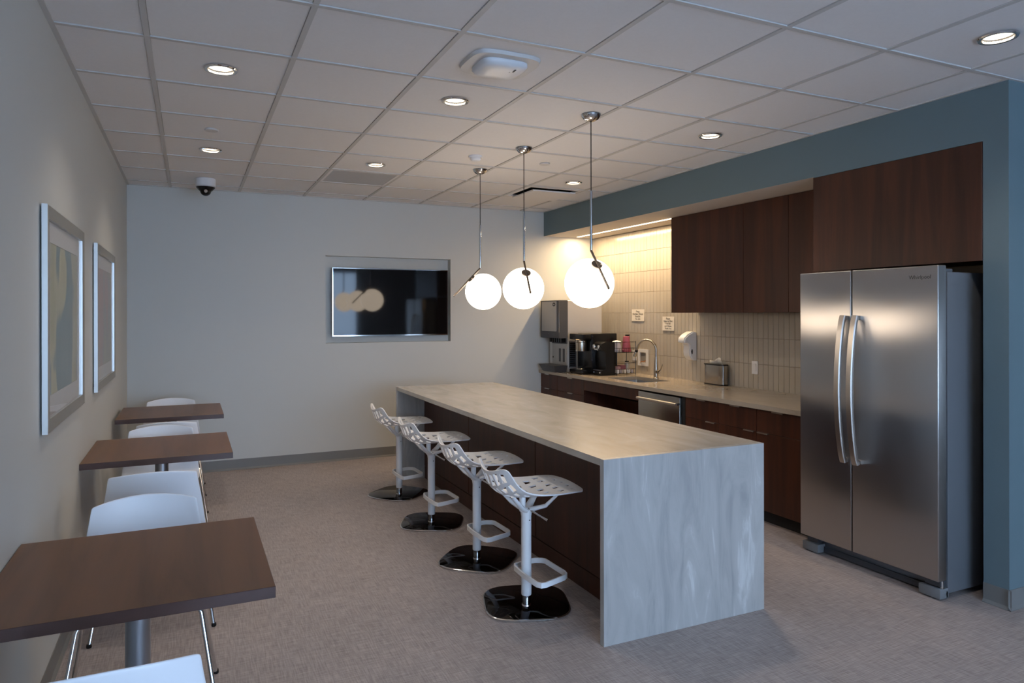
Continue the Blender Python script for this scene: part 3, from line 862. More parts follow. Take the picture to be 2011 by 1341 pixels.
def picture(y0, y1, z0, z1, label, artm):
    d, fwid = 0.026, 0.052
    t = thing('framed_picture', label, 'framed picture', (0.0, (y0+y1)/2, z0), 'silver framed abstract prints')
    # moulding: outer block with a mitred, inward sloping face
    bm = bmesh.new()
    O = [(y0, z0), (y1, z0), (y1, z1), (y0, z1)]
    def inset(k): return [(y0+k, z0+k), (y1-k, z0+k), (y1-k, z1-k), (y0+k, z1-k)]
    loops = [(inset(0), 0.006), (inset(0), d), (inset(0.004), d+0.001), (inset(fwid), d-0.002), (inset(fwid), 0.008)]
    mi = [0, 0, 1, 0]
    R2 = [[bm.verts.new((x, p[0], p[1])) for p in lp] for lp, x in loops]
    for q, (A, B) in enumerate(zip(R2, R2[1:])):
        for k in range(4):
            f = bm.faces.new((A[k], A[(k+1) % 4], B[(k+1) % 4], B[k])); f.material_index = mi[q]
    f = bm.faces.new(R2[0]); f.material_index = 0
    bmesh.ops.recalc_face_normals(bm, faces=bm.faces)
    obj('frame', bm, None, t, mats=[frame_m, frame_dk])
    k = fwid; mw = 0.085
    bm = bmesh.new()
    a = inset(k); b = inset(k+mw)
    A = [bm.verts.new((0.0125, *p)) for p in a]; B = [bm.verts.new((0.0125, *p)) for p in b]; C = [bm.verts.new((0.0105, *p)) for p in b]
    for q in range(4):
        bm.faces.new((A[q], A[(q+1) % 4], B[(q+1) % 4], B[q])); bm.faces.new((B[q], B[(q+1) % 4], C[(q+1) % 4], C[q]))
    for f in bm.faces:
        f.normal_update()
        if f.normal.x < -0.5: f.normal_flip()
    obj('mat_board', bm, matboard, t)
    box('art_print', 0.0065, 0.0105, y0+k+0.02, y1-k-0.02, z0+k+0.02, z1-k-0.02, artm, t)
    box('glass', 0.0145, 0.0160, y0+k, y1-k, z0+k, z1-k, picture_glass, t)
    for zz in (z0+0.03, z1-0.05): box('spacer', 0.0, 0.006, y0+0.03, y1-0.03, zz, zz+0.02, black_matte, t)
    return t
picture(3.183, 4.212, 1.057, 1.952, 'nearer silver framed abstract print in olive and blue grey', art1)
picture(4.786, 5.862, 1.055, 1.950, 'farther silver framed abstract print in faint pinks and greys', art2)

# ------------------------------------------------------------ dining tables
def make_table():
    t = thing('dining_table', 'x', 'table', (0, 0, 0), 'square walnut top dining tables along the left wall')
    bm = bmesh.new(); bm_box(bm, -0.373, 0.373, -0.375, 0.375, 0.707, 0.740, 0.0012)
    bm.normal_update()
    for f in bm.faces:
        f.material_index = 0 if abs(f.normal.z) > 0.9 else 1
    obj('tabletop', bm, None, t, mats=[table_w, table_e])
    lathe('column', [(0.036, 0.022), (0.036, 0.700), (0.0, 0.70)], (0, 0, 0), steel_col, t, 28)
    box('top_plate', -0.14, 0.14, -0.14, 0.14, 0.698, 0.707, black, t, 0.002)
    box('base_plate', -0.25, 0.25, -0.25, 0.25, 0.0, 0.011, steel_col, t, 0.004)
    lathe('base_collar', [(0.055, 0.011), (0.053, 0.022), (0.036, 0.026)], (0, 0, 0), steel_col, t, 28)
    return t
tb0 = make_table()
for i, (x, y, lb) in enumerate([(0.376, 2.465, 'nearest walnut dining table, large at the lower left'),
                                (0.374, 4.592, 'middle walnut dining table below the farther picture'),
                                (0.394, 6.233, 'farthest walnut dining table, close to the back wall')]):
    o = tb0 if i == 0 else copy_tree(tb0)
    o.location = (x, y, 0); o['label'] = lb

# ------------------------------------------------------------ white dining chairs
def make_chair():
    t = thing('dining_chair', 'x', 'chair', (0, 0, 0), 'white shell chairs with chrome legs')
    # shell: rows run from the front lip over the seat and up the back; columns across
    prof = [(0.140, 0.448, 0.200), (0.132, 0.459, 0.208), (0.10, 0.463, 0.216), (0.04, 0.458, 0.226), (-0.06, 0.452, 0.231), (-0.13, 0.455, 0.231),
            (-0.175, 0.468, 0.229), (-0.205, 0.505, 0.225), (-0.225, 0.56, 0.219), (-0.241, 0.62, 0.211), (-0.256, 0.68, 0.202),
            (-0.269, 0.738, 0.194), (-0.276, 0.771, 0.191), (-0.278, 0.783, 0.187)]
    nc = 14; bm = bmesh.new(); rows = []
    for i, (y, z, hw) in enumerate(prof):
        back = max(0, (z-0.45)/0.325)
        row = []
        for c in range(nc+1):
            s = -1+2*c/nc
            x = hw*s
            wrap = 0.055*back**0.7*abs(s)**2.2
            dish = 0.018*(1-back)*s*s if i > 1 else 0.006*s*s
            edge = -0.020*back**3*s*s
            front = -0.03*abs(s)**3*(3-i)/3 if i < 3 else 0
            row.append(bm.verts.new((x, y+wrap+front, z+dish+edge)))
        rows.append(row)
    for A, B in zip(rows, rows[1:]):
        for c in range(nc): bm.faces.new((A[c], A[c+1], B[c+1], B[c]))
    bmesh.ops.recalc_face_normals(bm, faces=bm.faces)
    o = obj('seat_shell', bm, chair_w, t, smooth=True)
    m = o.modifiers.new('thick', 'SOLIDIFY'); m.thickness = 0.009; m.offset = 0
    m = o.modifiers.new('smooth', 'SUBSURF'); m.levels = 1; m.render_levels = 2
    for sx in (-1, 1):
        for sy, fy in ((1, 0.20), (-1, -0.25)):
            pts = [(sx*0.10, sy*0.06, 0.428), (sx*0.172, sy*0.075, 0.428), (sx*0.192, sy*0.083, 0.420), (sx*0.202, sy*0.088, 0.400), (sx*0.262, fy, 0.006)]
            tube('leg', pts, 0.0085, chrome, t, 10)
            lathe('foot_glide', [(0.011, 0.0), (0.012, 0.006), (0.010, 0.016), (0, 0.016)], (sx*0.2625, fy, 0), black, t, 10)
        tube('seat_rail', [(sx*0.10, -0.16, 0.428), (sx*0.10, 0.12, 0.430)], 0.008, chrome, t, 8)
    return t
ch0 = make_chair()
chairs = [(0.358, 1.930, 0, 'white chair back cut off by the bottom edge, in front of the nearest table'),
          (0.362, 2.940, PI, 'white chair tucked behind the nearest walnut table'),
          (0.368, 3.925, 0, 'white chair in front of the middle table, its back to us'),
          (0.354, 4.900, PI, 'white chair tucked behind the middle walnut table'),
          (0.382, 5.580, 0, 'white chair in front of the farthest table'),
          (0.378, 6.520, PI, 'white chair beyond the farthest table by the back wall')]
for i, (x, y, rz, lb) in enumerate(chairs):
    o = ch0 if i == 0 else copy_tree(ch0)
    o.location = (x, y, 0); o.rotation_euler = (0, 0, rz); o['label'] = lb

# ------------------------------------------------------------ perforated bar stools
def make_stool():
    t = thing('bar_stool', 'x', 'bar stool', (0, 0, 0), 'white perforated bar stools at the island')
    # seat drawn flat (u along the profile, v across), then bent into shape
    prof = [(0.246, 0.634, 0.622), (0.20, 0.626, 0.624), (0.10, 0.606, 0.624), (0.0, 0.597, 0.630), (-0.08, 0.594, 0.645), (-0.14, 0.606, 0.668),
            (-0.185, 0.640, 0.700), (-0.210, 0.690, 0.735), (-0.224, 0.745, 0.772)]
    rim_x = [0.240, 0.18, 0.09, 0.0, -0.075, -0.118, -0.148, -0.168, -0.190]
    hwid = [0.192, 0.198, 0.203, 0.206, 0.205, 0.202, 0.196, 0.186, 0.172]
    NP = len(prof)-1
    def smp(arr, u):
        u = max(0, min(NP, u)); i = min(NP-1, int(u)); f = u-i
        p0 = arr[max(0, i-1)]; p1 = arr[i]; p2 = arr[i+1]; p3 = arr[min(NP, i+2)]
        return 0.5*((2*p1)+(-p0+p2)*f+(2*p0-5*p1+4*p2-p3)*f*f+(-p0+3*p1-3*p2+p3)*f**3)
    def surf(u, v):
        tt = abs(v)**2.0
        cx, cz, rz = smp([p[0] for p in prof], u), smp([p[1] for p in prof], u), smp([p[2] for p in prof], u)
        rx = smp(rim_x, u); hw = smp(hwid, u)
        x = cx+(rx-cx)*tt; z = cz+(rz-cz)*tt
        dip = -0.012*math.exp(-(v/0.55)**2)*max(0, (u-7)) if u > 7 else 0
        return (x, v*hw, z+dip)
    # outline with rounded corners
    out = []
    def arc(cu, cv, ru, rv, a0, a1, n=6):
        for k in range(n+1):
            a = a0+(a1-a0)*k/n; out.append((cu+ru*math.cos(a), cv+rv*math.sin(a)))
    arc(7.4, 0.78, 0.6, 0.22, 0, PI/2, 8)
    for k in range(1, 14): out.append((7.4-(7.4-0.6)*k/14, 1.0))
    arc(0.6, 0.76, 0.6, 0.24, PI/2, PI, 8)
    for k in range(1, 8): out.append((0.0, 0.76-1.52*k/8))
    arc(0.6, -0.76, 0.6, 0.24, PI, 1.5*PI, 8)
    for k in range(1, 14): out.append((0.6+(7.4-0.6)*k/14, -1.0))
    arc(7.4, -0.78, 0.6, 0.22, 1.5*PI, 2*PI, 8)
    for k in range(1, 8): out.append((8.0, -0.78+1.56*k/8))
    rnd = random.Random(3)
    holes = []
    def quad(u, v, du, dv, sk=0.25):
        q = [(-1, -1), (1, -1), (1, 1), (-1, 1)]
        holes.append([(u+a*du*(1+rnd.uniform(-sk, sk)), v+b*dv*(1+rnd.uniform(-sk, sk))) for a, b in q])
    for v, dv in ((-0.72, .075), (-0.47, .085), (-0.22, .075), (0.03, .070), (0.27, .080), (0.51, .075), (0.75, .065)): quad(6.95, v, 0.50, dv, 0.3)
    for v, dv in ((-0.80, .06), (-0.54, .095), (-0.27, .065), (0.0, .095), (0.27, .065), (0.54, .095), (0.80, .06)): quad(5.75, v, 0.34, dv, 0.45)
    for v, dv in ((-0.72, .07), (-0.38, .10), (-0.02, .07), (0.34, .10), (0.70, .07)): quad(4.85, v, 0.28, dv, 0.4)
    for v, dv in ((-0.82, .055), (-0.52, .085), (-0.20, .06), (0.14, .09), (0.48, .06), (0.80, .07)): quad(3.95, v, 0.26, dv, 0.4)
    for v, dv in ((-0.68, .08), (-0.30, .10), (0.06, .07), (0.40, .10), (0.76, .06)): quad(3.1, v, 0.21, dv, 0.35)
    for v, dv in ((-0.80, .05), (-0.45, .07), (-0.10, .095), (0.28, .065), (0.62, .09)): quad(2.3, v, 0.19, dv, 0.35)
    for v, dv in ((-0.62, .075), (-0.25, .06), (0.12, .075), (0.48, .06), (0.78, .05)): quad(1.6, v, 0.15, dv, 0.35)
    for v, dv in ((-0.72, .05), (-0.38, .065), (-0.02, .055), (0.34, .06), (0.68, .05)): quad(0.92, v, 0.13, dv, 0.3)
    grid = [(8*i/40, -1+2*j/22) for i in range(1, 40) for j in range(1, 22)]
    V, F = cdt(out, holes, grid)
    bm = bmesh.new(); vs = [bm.verts.new(surf(v[0], v[1])) for v in V]
    for f in F:
        try: bm.faces.new([vs[k] for k in f])
        except ValueError: pass
    bmesh.ops.recalc_face_normals(bm, faces=bm.faces)
    if sum(f.normal.z for f in bm.faces) < 0: bmesh.ops.reverse_faces(bm, faces=bm.faces)
    for v in [v for v in bm.verts if not v.link_faces]: bm.verts.remove(v)
    o = obj('seat', bm, stool_w, t, smooth=True)
    m = o.modifiers.new('thick', 'SOLIDIFY'); m.thickness = 0.0065; m.offset = -1
    m = o.modifiers.new('sharp', 'EDGE_SPLIT'); m.split_angle = math.radians(50)
    # post and flared head
    lathe('post', [(0.0245, 0.064), (0.0265, 0.068), (0.0265, 0.47), (0.030, 0.492), (0.034, 0.508), (0.020, 0.520), (0, 0.52)], (0, 0, 0), stool_w, t, 28)
    lathe('gas_lift', [(0.021, 0.010), (0.021, 0.066)], (0, 0, 0), chrome, t, 24)
    lathe('collar', [(0.026, 0.010), (0.024, 0.016), (0.021, 0.017)], (0, 0, 0), chrome, t, 24)
    lathe('post_screw', [(0.0035, -0.0275), (0.0035, -0.025), (0, -0.025)], (0.006, 0.0, 0.455), ink, t, 10, axis='y')
    # arms that carry the seat
    def arm(p0, p1, p2, w0, w1):
        bm = bmesh.new(); bm_tube(bm, [p0, p1, p2], [w0, (w0+w1)/2, w1], 10, sx=1.0, sy=0.55)
        bmesh.ops.recalc_face_normals(bm, faces=bm.faces); return obj('support_arm', bm, stool_w, t, auto=50)
    arm((0.01, -0.010, 0.505), (0.075, -0.075, 0.535), (0.145, -0.105, 0.607), 0.024, 0.013)
    arm((0.01, 0.010, 0.505), (0.075, 0.075, 0.535), (0.145, 0.105, 0.607), 0.024, 0.013)
    arm((-0.008, -0.010, 0.500), (-0.060, -0.060, 0.540), (-0.118, -0.085, 0.604), 0.022, 0.012)
    arm((-0.008, 0.010, 0.500), (-0.060, 0.060, 0.540), (-0.118, 0.085, 0.604), 0.022, 0.012)
    lathe('tilt_hub', [(0.016, 0.500), (0.017, 0.575), (0.012, 0.592), (0, 0.592)], (-0.022, 0, 0), stool_w, t, 18)
    tube('lift_lever', [(0.0, -0.02, 0.515), (0.045, -0.085, 0.484), (0.065, -0.115, 0.471)], [0.006, 0.0045, 0.007], chrome, t, 10)
    # foot ring: flat strap loop
    loop = [(-0.040, 0.055), (-0.028, 0.085), (0.080, 0.112), (0.108, 0.112), (0.140, 0.095), (0.152, 0.075),
            (0.160, -0.120), (0.154, -0.150), (0.130, -0.170), (0.000, -0.215), (-0.022, -0.214), (-0.036, -0.19), (-0.044, -0.05)]
    bm = bmesh.new(); n = len(loop)
    cx = sum(p[0] for p in loop)/n; cy = sum(p[1] for p in loop)/n
    rr = []
    for i, (x, y) in enumerate(loop):
        a = loop[i-1]; b = loop[(i+1) % n]; tx, ty = b[0]-a[0], b[1]-a[1]; L = math.hypot(tx, ty); nx, ny = ty/L, -tx/L
        rr.append([bm.verts.new((x+nx*s*0.0045, y+ny*s*0.0045, z)) for s, z in ((-1, 0.176), (1, 0.176), (1, 0.202), (-1, 0.202))])
    for i in range(n):
        A, B = rr[i], rr[(i+1) % n]
        for k in range(4): bm.faces.new((A[k], A[(k+1) % 4], B[(k+1) % 4], B[k]))
    bmesh.ops.recalc_face_normals(bm, faces=bm.faces)
    obj('foot_rest', bm, stool_w, t, auto=50)
    return t
def stool_base(t, rot, c):
    o = superell(c[0], c[1], 0.223, 0.223, 64, 3.4, rot)
    i_ = superell(c[0], c[1], 0.217, 0.217, 64, 3.4, rot)
    bm = bmesh.new()
    rings = [[bm.verts.new((x, y, z)) for x, y in pl] for pl, z in ((i_, 0.0), (o, 0.003), (o, 0.008), (i_, 0.0112))]
    for A, B in zip(rings, rings[1:]):
        for k in range(64): bm.faces.new((A[k], A[(k+1) % 64], B[(k+1) % 64], B[k])).material_index = 1
    bm.faces.new(rings[0]).material_index = 1; bm.faces.new(rings[-1]).material_index = 0
    bmesh.ops.recalc_face_normals(bm, faces=bm.faces)
    b = obj('base_plate', bm, None, t, auto=40, mats=[smoke_mirror, chrome])
    b['label'] = 'black mirrored base plate'
    return b
st0 = make_stool()
st = [st0]+[copy_tree(st0) for _ in range(3)]
for o, (x, y, rot, c, lb) in zip(st, [
        (2.112, 3.229, -0.33, (0.018, 0.040), 'white perforated bar stool nearest the near end of the island'),
        (2.136, 3.970, 0.83, (0.012, 0.004), 'second white perforated bar stool from the near end of the island'),
        (2.122, 4.814, -0.45, (0.010, 0.010), 'third white perforated bar stool from the near end of the island'),
        (2.123, 5.669, 0.70, (0.004, 0.040), 'white perforated bar stool at the far end of the island')]):
    o['label'] = lb
    stool_base(o, rot, c)
    o.location = (x, y, 0)

# ------------------------------------------------------------ pendant lamps
def pendant(y, a, b, label, x=2.722):
    """a, b: how far the bent arm points across and towards the viewer's side of the room"""
    r_ = Vector((0.908, -0.42, 0)); f_ = Vector((0.42, 0.908, 0))
    hdir = (r_*a - f_*b).normalized()
    t = thing('pendant_lamp', label, 'pendant light', (x, y, H), 'globe pendants over the island')
    lathe('canopy', [(0.0, H-0.040), (0.020, H-0.038), (0.042, H-0.028), (0.056, H-0.012), (0.060, H), (0.0, H)], (x, y, 0), chrome, t, 36)
    tube('cord', [(x, y, H-0.038), (x, y, 2.262)], 0.0032, black, t, 8)
    top = Vector((x, y, 2.262)); bend = Vector((x, y, 1.902)); th = math.radians(45)
    tip = bend + hdir*math.sin(th)*0.335 - Vector((0, 0, math.cos(th)*0.335))
    bm = bmesh.new(); bm_tube(bm, [top, bend], 0.0075, 14); obj('stem', bm, chrome, t, auto=40)
    bm = bmesh.new(); bm_tube(bm, [bend, tip], 0.0075, 14); obj('bent_arm', bm, arm_m, t, auto=40)
    lathe('elbow', [(0.0, -0.0078)]+[(0.0078*math.cos(q), 0.0078*math.sin(q)) for q in [-PI/2+PI*k/6 for k in range(1, 6)]]+[(0.0, 0.0078)], tuple(bend), chrome, t, 12)
    gc = Vector((x, y, 1.706)) - hdir*0.027
    bm = bmesh.new(); bmesh.ops.create_uvsphere(bm, u_segments=48, v_segments=32, radius=0.15)
    bmesh.ops.translate(bm, verts=bm.verts, vec=gc)
    obj('globe', bm, globe_m, t, smooth=True)
    # round clamp where the arm holds the globe
    ad = (tip-bend).normalized(); nrm = (gc-bend) - ad*(gc-bend).dot(ad); dist = nrm.length; nrm.normalize()
    foot = bend + ad*(gc-bend).dot(ad)
    cpos = gc - nrm*0.150
    u, v = frame_of(nrm)
    bm = bmesh.new()
    rings = []
    for rad, hh in ((0.034, 0.010), (0.034, -0.004), (0.026, -0.009), (0.010, -0.010)):
        rings.append([bm.verts.new(cpos + nrm*hh + u*(rad*math.cos(2*PI*k/28)) + v*(rad*math.sin(2*PI*k/28))) for k in range(28)])
    for A, B in zip(rings, rings[1:]):
        for k in range(28): bm.faces.new((A[k], A[(k+1) % 28], B[(k+1) % 28], B[k]))
    bm.faces.new(rings[-1]); bmesh.ops.recalc_face_normals(bm, faces=bm.faces)
    obj('clamp_disc', bm, arm_m, t, auto=35)
    return t
pendant(3.578, 0.31, 0.95, 'nearest globe pendant, in front of the ice dispenser and largest of the three')
pendant(4.500, 0.165, 0.986, 'middle globe pendant of the three over the island')
pendant(5.330, -0.90, 0.43, 'farthest globe pendant, its bent arm pointing left towards the television')

# ------------------------------------------------------------ things fixed to the tiled wall
sw = thing('light_switch', 'white rocker light switch plate on the tiles near the refrigerator', 'light switch', (XB, 4.595, 1.047))
bm = bmesh.new(); bm_prism(bm, rrect(4.560, 4.630, 0.990, 1.104, 0.004), XB-0.006, XB, 'x'); obj('plate', bm, white_pl, sw)
bm = bmesh.new(); bm_prism(bm, [(XB-0.006, 1.014), (XB-0.008, 1.015), (XB-0.012, 1.080), (XB-0.006, 1.081)], 4.579, 4.611, 'y'); obj('rocker', bm, white_pl, sw)
pb = thing('plumbing_box', 'white square recessed plumbing box with copper pipe behind the tap', 'wall box', (XB, 6.235, 1.04))
bm = bmesh.new()
Y0, Y1, Z0, Z1 = 6.145, 6.330, 0.952, 1.132
for a, b, c, d in ((Y0, Y1, Z0, Z0+0.035), (Y0, Y1, Z1-0.035, Z1), (Y0, Y0+0.035, Z0+0.035, Z1-0.035), (Y1-0.035, Y1, Z0+0.035, Z1-0.035)):
    bm_box(bm, XB-0.010, XB, a, b, c, d)
obj('frame', bm, white_pl, pb)
box('recess_back', XB-0.002, XB, Y0+0.035, Y1-0.035, Z0+0.035, Z1-0.035, grey_panel, pb)
tube('copper_pipe', [(XB-0.006, 6.28, 0.985), (XB-0.02, 6.25, 1.0), (XB-0.02, 6.20, 1.0), (XB-0.006, 6.19, 1.012)], 0.005, copper, pb, 8)
op = thing('outlet_plate', 'narrow white outlet plate half hidden behind the wire rack', 'outlet', (XB, 6.40, 1.06))
box('plate', XB-0.006, XB, 6.365, 6.435, 1.0, 1.115, white_pl, op, 0.001)
bm = bmesh.new()
for z in (1.035, 1.08): bm_box(bm, XB-0.0075, XB-0.006, 6.383, 6.417, z-0.014, z+0.014)
obj('socket', bm, paper, op)

def sign(label, y0, y1, z0, z1, lines, sizes):
    t = thing('paper_sign', label, 'sign', (XB, (y0+y1)/2, z0), 'paper notices taped to the tiles')
    bm = bmesh.new()
    n = 6
    rows = [[bm.verts.new((XB-0.003-0.004*math.sin(PI*i/n)*0.5-0.002*(j == 0), y0+(y1-y0)*i/n, z0+(z1-z0)*j/2)) for i in range(n+1)] for j in range(3)]
    for A, B in zip(rows, rows[1:]):
        for k in range(n): bm.faces.new((A[k], A[k+1], B[k+1], B[k]))
    o = obj('sheet', bm, paper, t)
    m = o.modifiers.new('thick', 'SOLIDIFY'); m.thickness = 0.0006
    yy = (y0+y1)/2
    for k, (s, h) in enumerate(zip(lines, sizes)):
        z = z1-(z1-z0)*(k+0.8)/(len(lines)+0.6)
        text('lettering', s, h, face_minus_x(XB-0.0075, yy, z), ink, t, 0.0003)
    return t
sign('square white paper notice taped to the tiles left of the soap dispenser', 6.215, 6.450, 1.438, 1.568, ['Please', 'Do Not Throw', 'Food In', 'The Sink'], [0.026, 0.030, 0.030, 0.028])
sign('taller white paper notice with five lines just left of the wall cabinet corner', 5.705, 5.898, 1.345, 1.490, ['Please', 'Clean Up After', 'Yourself', 'and Others', 'Thank You'], [0.026, 0.024, 0.024, 0.024, 0.024])

sp = thing('soap_dispenser', 'white wall mounted soap dispenser with a hooded nose', 'soap dispenser', (XB, 5.41, 1.06))
# side outline (x out from the wall, z)
side = [(0.0, 1.062), (0.0, 1.335), (0.03, 1.345), (0.055, 1.343), (0.11, 1.318), (0.148, 1.285), (0.156, 1.25), (0.150, 1.238), (0.120, 1.240), (0.098, 1.225),
        (0.088, 1.20), (0.092, 1.15), (0.085, 1.11), (0.06, 1.075), (0.03, 1.062)]
bm = bmesh.new()
bm_prism(bm, [(XB-a, b) for a, b in side], 5.358, 5.462, 'y')
bmesh.ops.bevel(bm, geom=[e for e in bm.edges if abs((e.verts[0].co-e.verts[1].co).y) < 1e-5], offset=0.010, segments=2, affect='EDGES')
obj('housing', bm, white_pl, sp, auto=50)
lathe('level_window', [(0.0, -0.052-0.0015), (0.011, -0.0525), (0.012, -0.05), (0, -0.05)], (XB-0.063, 5.41, 1.150), grey_pl, sp, 20, axis='y')
bm = bmesh.new(); bm_lathe(bm, [(0.013, -0.001), (0.013, 0.002), (0, 0.002)], (0, 0, 0), 20, 'y')
bmesh.ops.scale(bm, vec=(0.7, 1, 1.9), verts=bm.verts); bmesh.ops.translate(bm, vec=(XB-0.062, 5.3575, 1.150), verts=bm.verts)
obj('sight_glass', bm, grey_pl, sp)

# ------------------------------------------------------------ tap
fc = thing('kitchen_faucet', 'tall gooseneck pull-down faucet in brushed nickel behind the sink', 'faucet', (4.84, 5.775, CZ))
lathe('body', [(0.030, CZ), (0.030, CZ+0.006), (0.024, CZ+0.012), (0.024, CZ+0.085), (0.021, CZ+0.115), (0.014, CZ+0.20), (0.0125, CZ+0.22)], (4.84, 5.775, 0), nickel, fc, 28)
# neck arcs out over the basin towards the far corner
A_ = Vector((-0.235, 0.32, 0)).normalized()
pts = [Vector((4.84, 5.775, CZ+0.21)), Vector((4.84, 5.775, CZ+0.29))]
R0 = 0.098
for k in range(1, 13):
    a = PI*k/12*0.93
    pts.append(Vector((4.84, 5.775, CZ+0.29)) + A_*(R0*(1-math.cos(a))) + Vector((0, 0, R0*math.sin(a))))
e_ = pts[-1]; dr = (pts[-1]-pts[-2]).normalized()
pts.append(e_+dr*0.03)
tube('gooseneck', pts, 0.0125, nickel, fc, 16)
q0 = pts[-1]
tube('spray_collar', [q0, q0+dr*0.022], 0.0165, black, fc, 16)
tube('spray_head', [q0+dr*0.022, q0+dr*0.055, q0+dr*0.075], [0.0150, 0.0170, 0.0165], nickel, fc, 16)
tube('lever_hub', [(4.84, 5.775, CZ+0.065), (4.835, 5.725, CZ+0.068)], 0.019, nickel, fc, 16)
tube('lever', [(4.835, 5.722, CZ+0.068), (4.842, 5.700, CZ+0.09), (4.855, 5.688, CZ+0.145)], [0.009, 0.006, 0.0045], nickel, fc, 12)

# ------------------------------------------------------------ tissue / napkin box
tx = thing('tissue_holder', 'stainless steel oval tissue holder with black trim on the worktop', 'tissue box', (4.955, 5.02, CZ))
ov = superell(4.955, 5.02, 0.052, 0.135, 44, 3.6)
ovi = superell(4.955, 5.02, 0.047, 0.130, 44, 3.6)
prism('base_trim', ov, CZ, CZ+0.010, black, tx)
prism('shell', ovi, CZ+0.010, CZ+0.182, steel_box, tx)
prism('top_trim', ov, CZ+0.182, CZ+0.192, black, tx)
prism('top_plate', superell(4.955, 5.02, 0.040, 0.115, 36, 3.6), CZ+0.192, CZ+0.194, nickel, tx)
def tissue(name, pts_, parent):
    bm = bmesh.new(); vs = [bm.verts.new(p_) for p_ in pts_[0]]; 
    fs = [bm.faces.new([vs[k] for k in f]) for f in pts_[1]]
    bmesh.ops.subdivide_edges(bm, edges=bm.edges, cuts=2, use_grid_fill=True)
    rr_ = random.Random(5)
    for v in bm.verts: v.co += Vector((rr_.uniform(-.003, .003), rr_.uniform(-.003, .003), rr_.uniform(-.003, .003)))
    o = obj(name, bm, tissue_m, parent, smooth=True)
    m = o.modifiers.new('thick', 'SOLIDIFY'); m.thickness = 0.001
    return o
zt = CZ+0.193
tissue('tissue', ([(4.945, 5.10, zt), (4.965, 5.00, zt), (4.95, 4.935, zt), (4.93, 4.93, zt+0.055), (4.95, 4.975, zt+0.062), (4.94, 5.03, zt+0.028), (4.955, 5.10, zt+0.030)],
                  [(0, 1, 5, 6), (1, 4, 5), (1, 2, 3, 4)]), tx)

# ------------------------------------------------------------ ice and water dispenser
ic = thing('ice_dispenser', 'tall grey and stainless ice and water dispenser at the end of the worktop', 'ice dispenser', (4.6, 6.98, CZ))
box('cabinet', 4.378, 4.828, 6.778, 7.205, CZ+0.004, 1.668, steel2, ic, 0.003)
prism('head_casing', rrect(4.262, 4.377, 1.245, 1.672, 0.010), 6.774, 7.209, grey_pl, ic, axis='y')
box('head_side_seam', 4.2645, 4.2665, 6.7725, 6.7745, 1.25, 1.665, chrome, ic)
bm = bmesh.new(); bm_prism(bm, rrect(6.822, 7.172, 1.322, 1.660, 0.008), 4.256, 4.262, 'x'); obj('front_panel', bm, grey_panel, ic)
bm = bmesh.new(); bm_lathe(bm, [(0.022, -0.002), (0.022, 0.0), (0, 0)], (0, 0, 0), 20, 'x'); bmesh.ops.scale(bm, vec=(1, 1.5, 1), verts=bm.verts)
bmesh.ops.translate(bm, vec=(4.2555, 6.875, 1.625), verts=bm.verts); bd = obj('badge', bm, ink, ic)
text('badge_lettering', 'Follett', 0.016, face_minus_x(4.2530, 6.875, 1.625), paper, bd, 0.0002)
for y in (6.90, 7.02): lathe('indicator', [(0.004, -0.002), (0.004, 0), (0, 0)], (4.2615, y, 1.292), chrome, ic, 10, axis='x')
box('lower_panel', 4.366, 4.378, 6.785, 7.120, 0.93, 1.18, grey_panel, ic, 0.002)
bm = bmesh.new()
for k in range(6): bm_box(bm, 4.31, 4.365, 6.80+0.05*k, 6.832+0.05*k, 1.195, 1.245)
obj('nozzle_row', bm, black, ic)
box('nozzle_back', 4.364, 4.378, 6.785, 7.12, 1.18, 1.245, grey_pl, ic)
for y in (6.845, 6.935):
    box('chute_slot', 4.3635, 4.3662, y-0.022, y+0.022, 0.975, 1.125, grey_pl, ic, 0.001)
box('key_lock', 4.3625, 4.3665, 7.09, 7.102, 1.01, 1.03, black, ic)
bm = bmesh.new()
o0 = rrect(4.205, 4.378, 6.765, 7.17, 0.02); o1 = rrect(4.235, 4.378, 6.80, 7.12, 0.02)
bm_prism(bm, o1, CZ+0.001, 0.940, poly2=o0); obj('drip_tray', bm, grey_pl, ic, auto=35)
bm = bmesh.new()
for k in range(12): bm_box(bm, 4.405, 4.475, 6.7725, 6.7785, 0.935+0.022*k, 0.949+0.022*k)
o = obj('louvre_slats', bm, black, ic)
box('louvre_frame', 4.395, 4.485, 6.776, 6.7795, 0.915, 1.21, grey_pl, ic)

# ------------------------------------------------------------ large coffee brewer
cm = thing('coffee_brewer', 'large black coffee brewer with a silver brewing cylinder', 'coffee machine', (4.6, 6.55, CZ))
box('body', 4.475, 4.800, 6.425, 6.725, CZ+0.008, 1.304, black, cm, 0.008, 2)
box('head', 4.365, 4.476, 6.432, 6.718, 1.238, 1.300, black, cm, 0.008, 2)
box('drip_base', 4.36, 4.476, 6.44, 6.71, CZ+0.008, CZ+0.050, black, cm, 0.006, 2)
lathe('brewing_cylinder', [(0.0, 1.112), (0.060, 1.112), (0.061, 1.118), (0.061, 1.205), (0.066, 1.210), (0.066, 1.226), (0.060, 1.237), (0, 1.237)], (4.415, 6.545, 0), nickel, cm, 36)
tube('bail_handle', [(4.38, 6.60, 1.215), (4.345, 6.66, 1.222), (4.335, 6.68, 1.215)], 0.005, chrome, cm, 10)
lathe('brew_light', [(0.040, 1.2375), (0.050, 1.238), (0.050, 1.241), (0, 1.241)], (4.405, 6.545, 0), glow_m, cm, 24)
lathe('carafe_stand', [(0.045, CZ+0.05), (0.048, CZ+0.054), (0.045, CZ+0.058), (0, CZ+0.058)], (4.415, 6.56, 0), nickel, cm, 24)
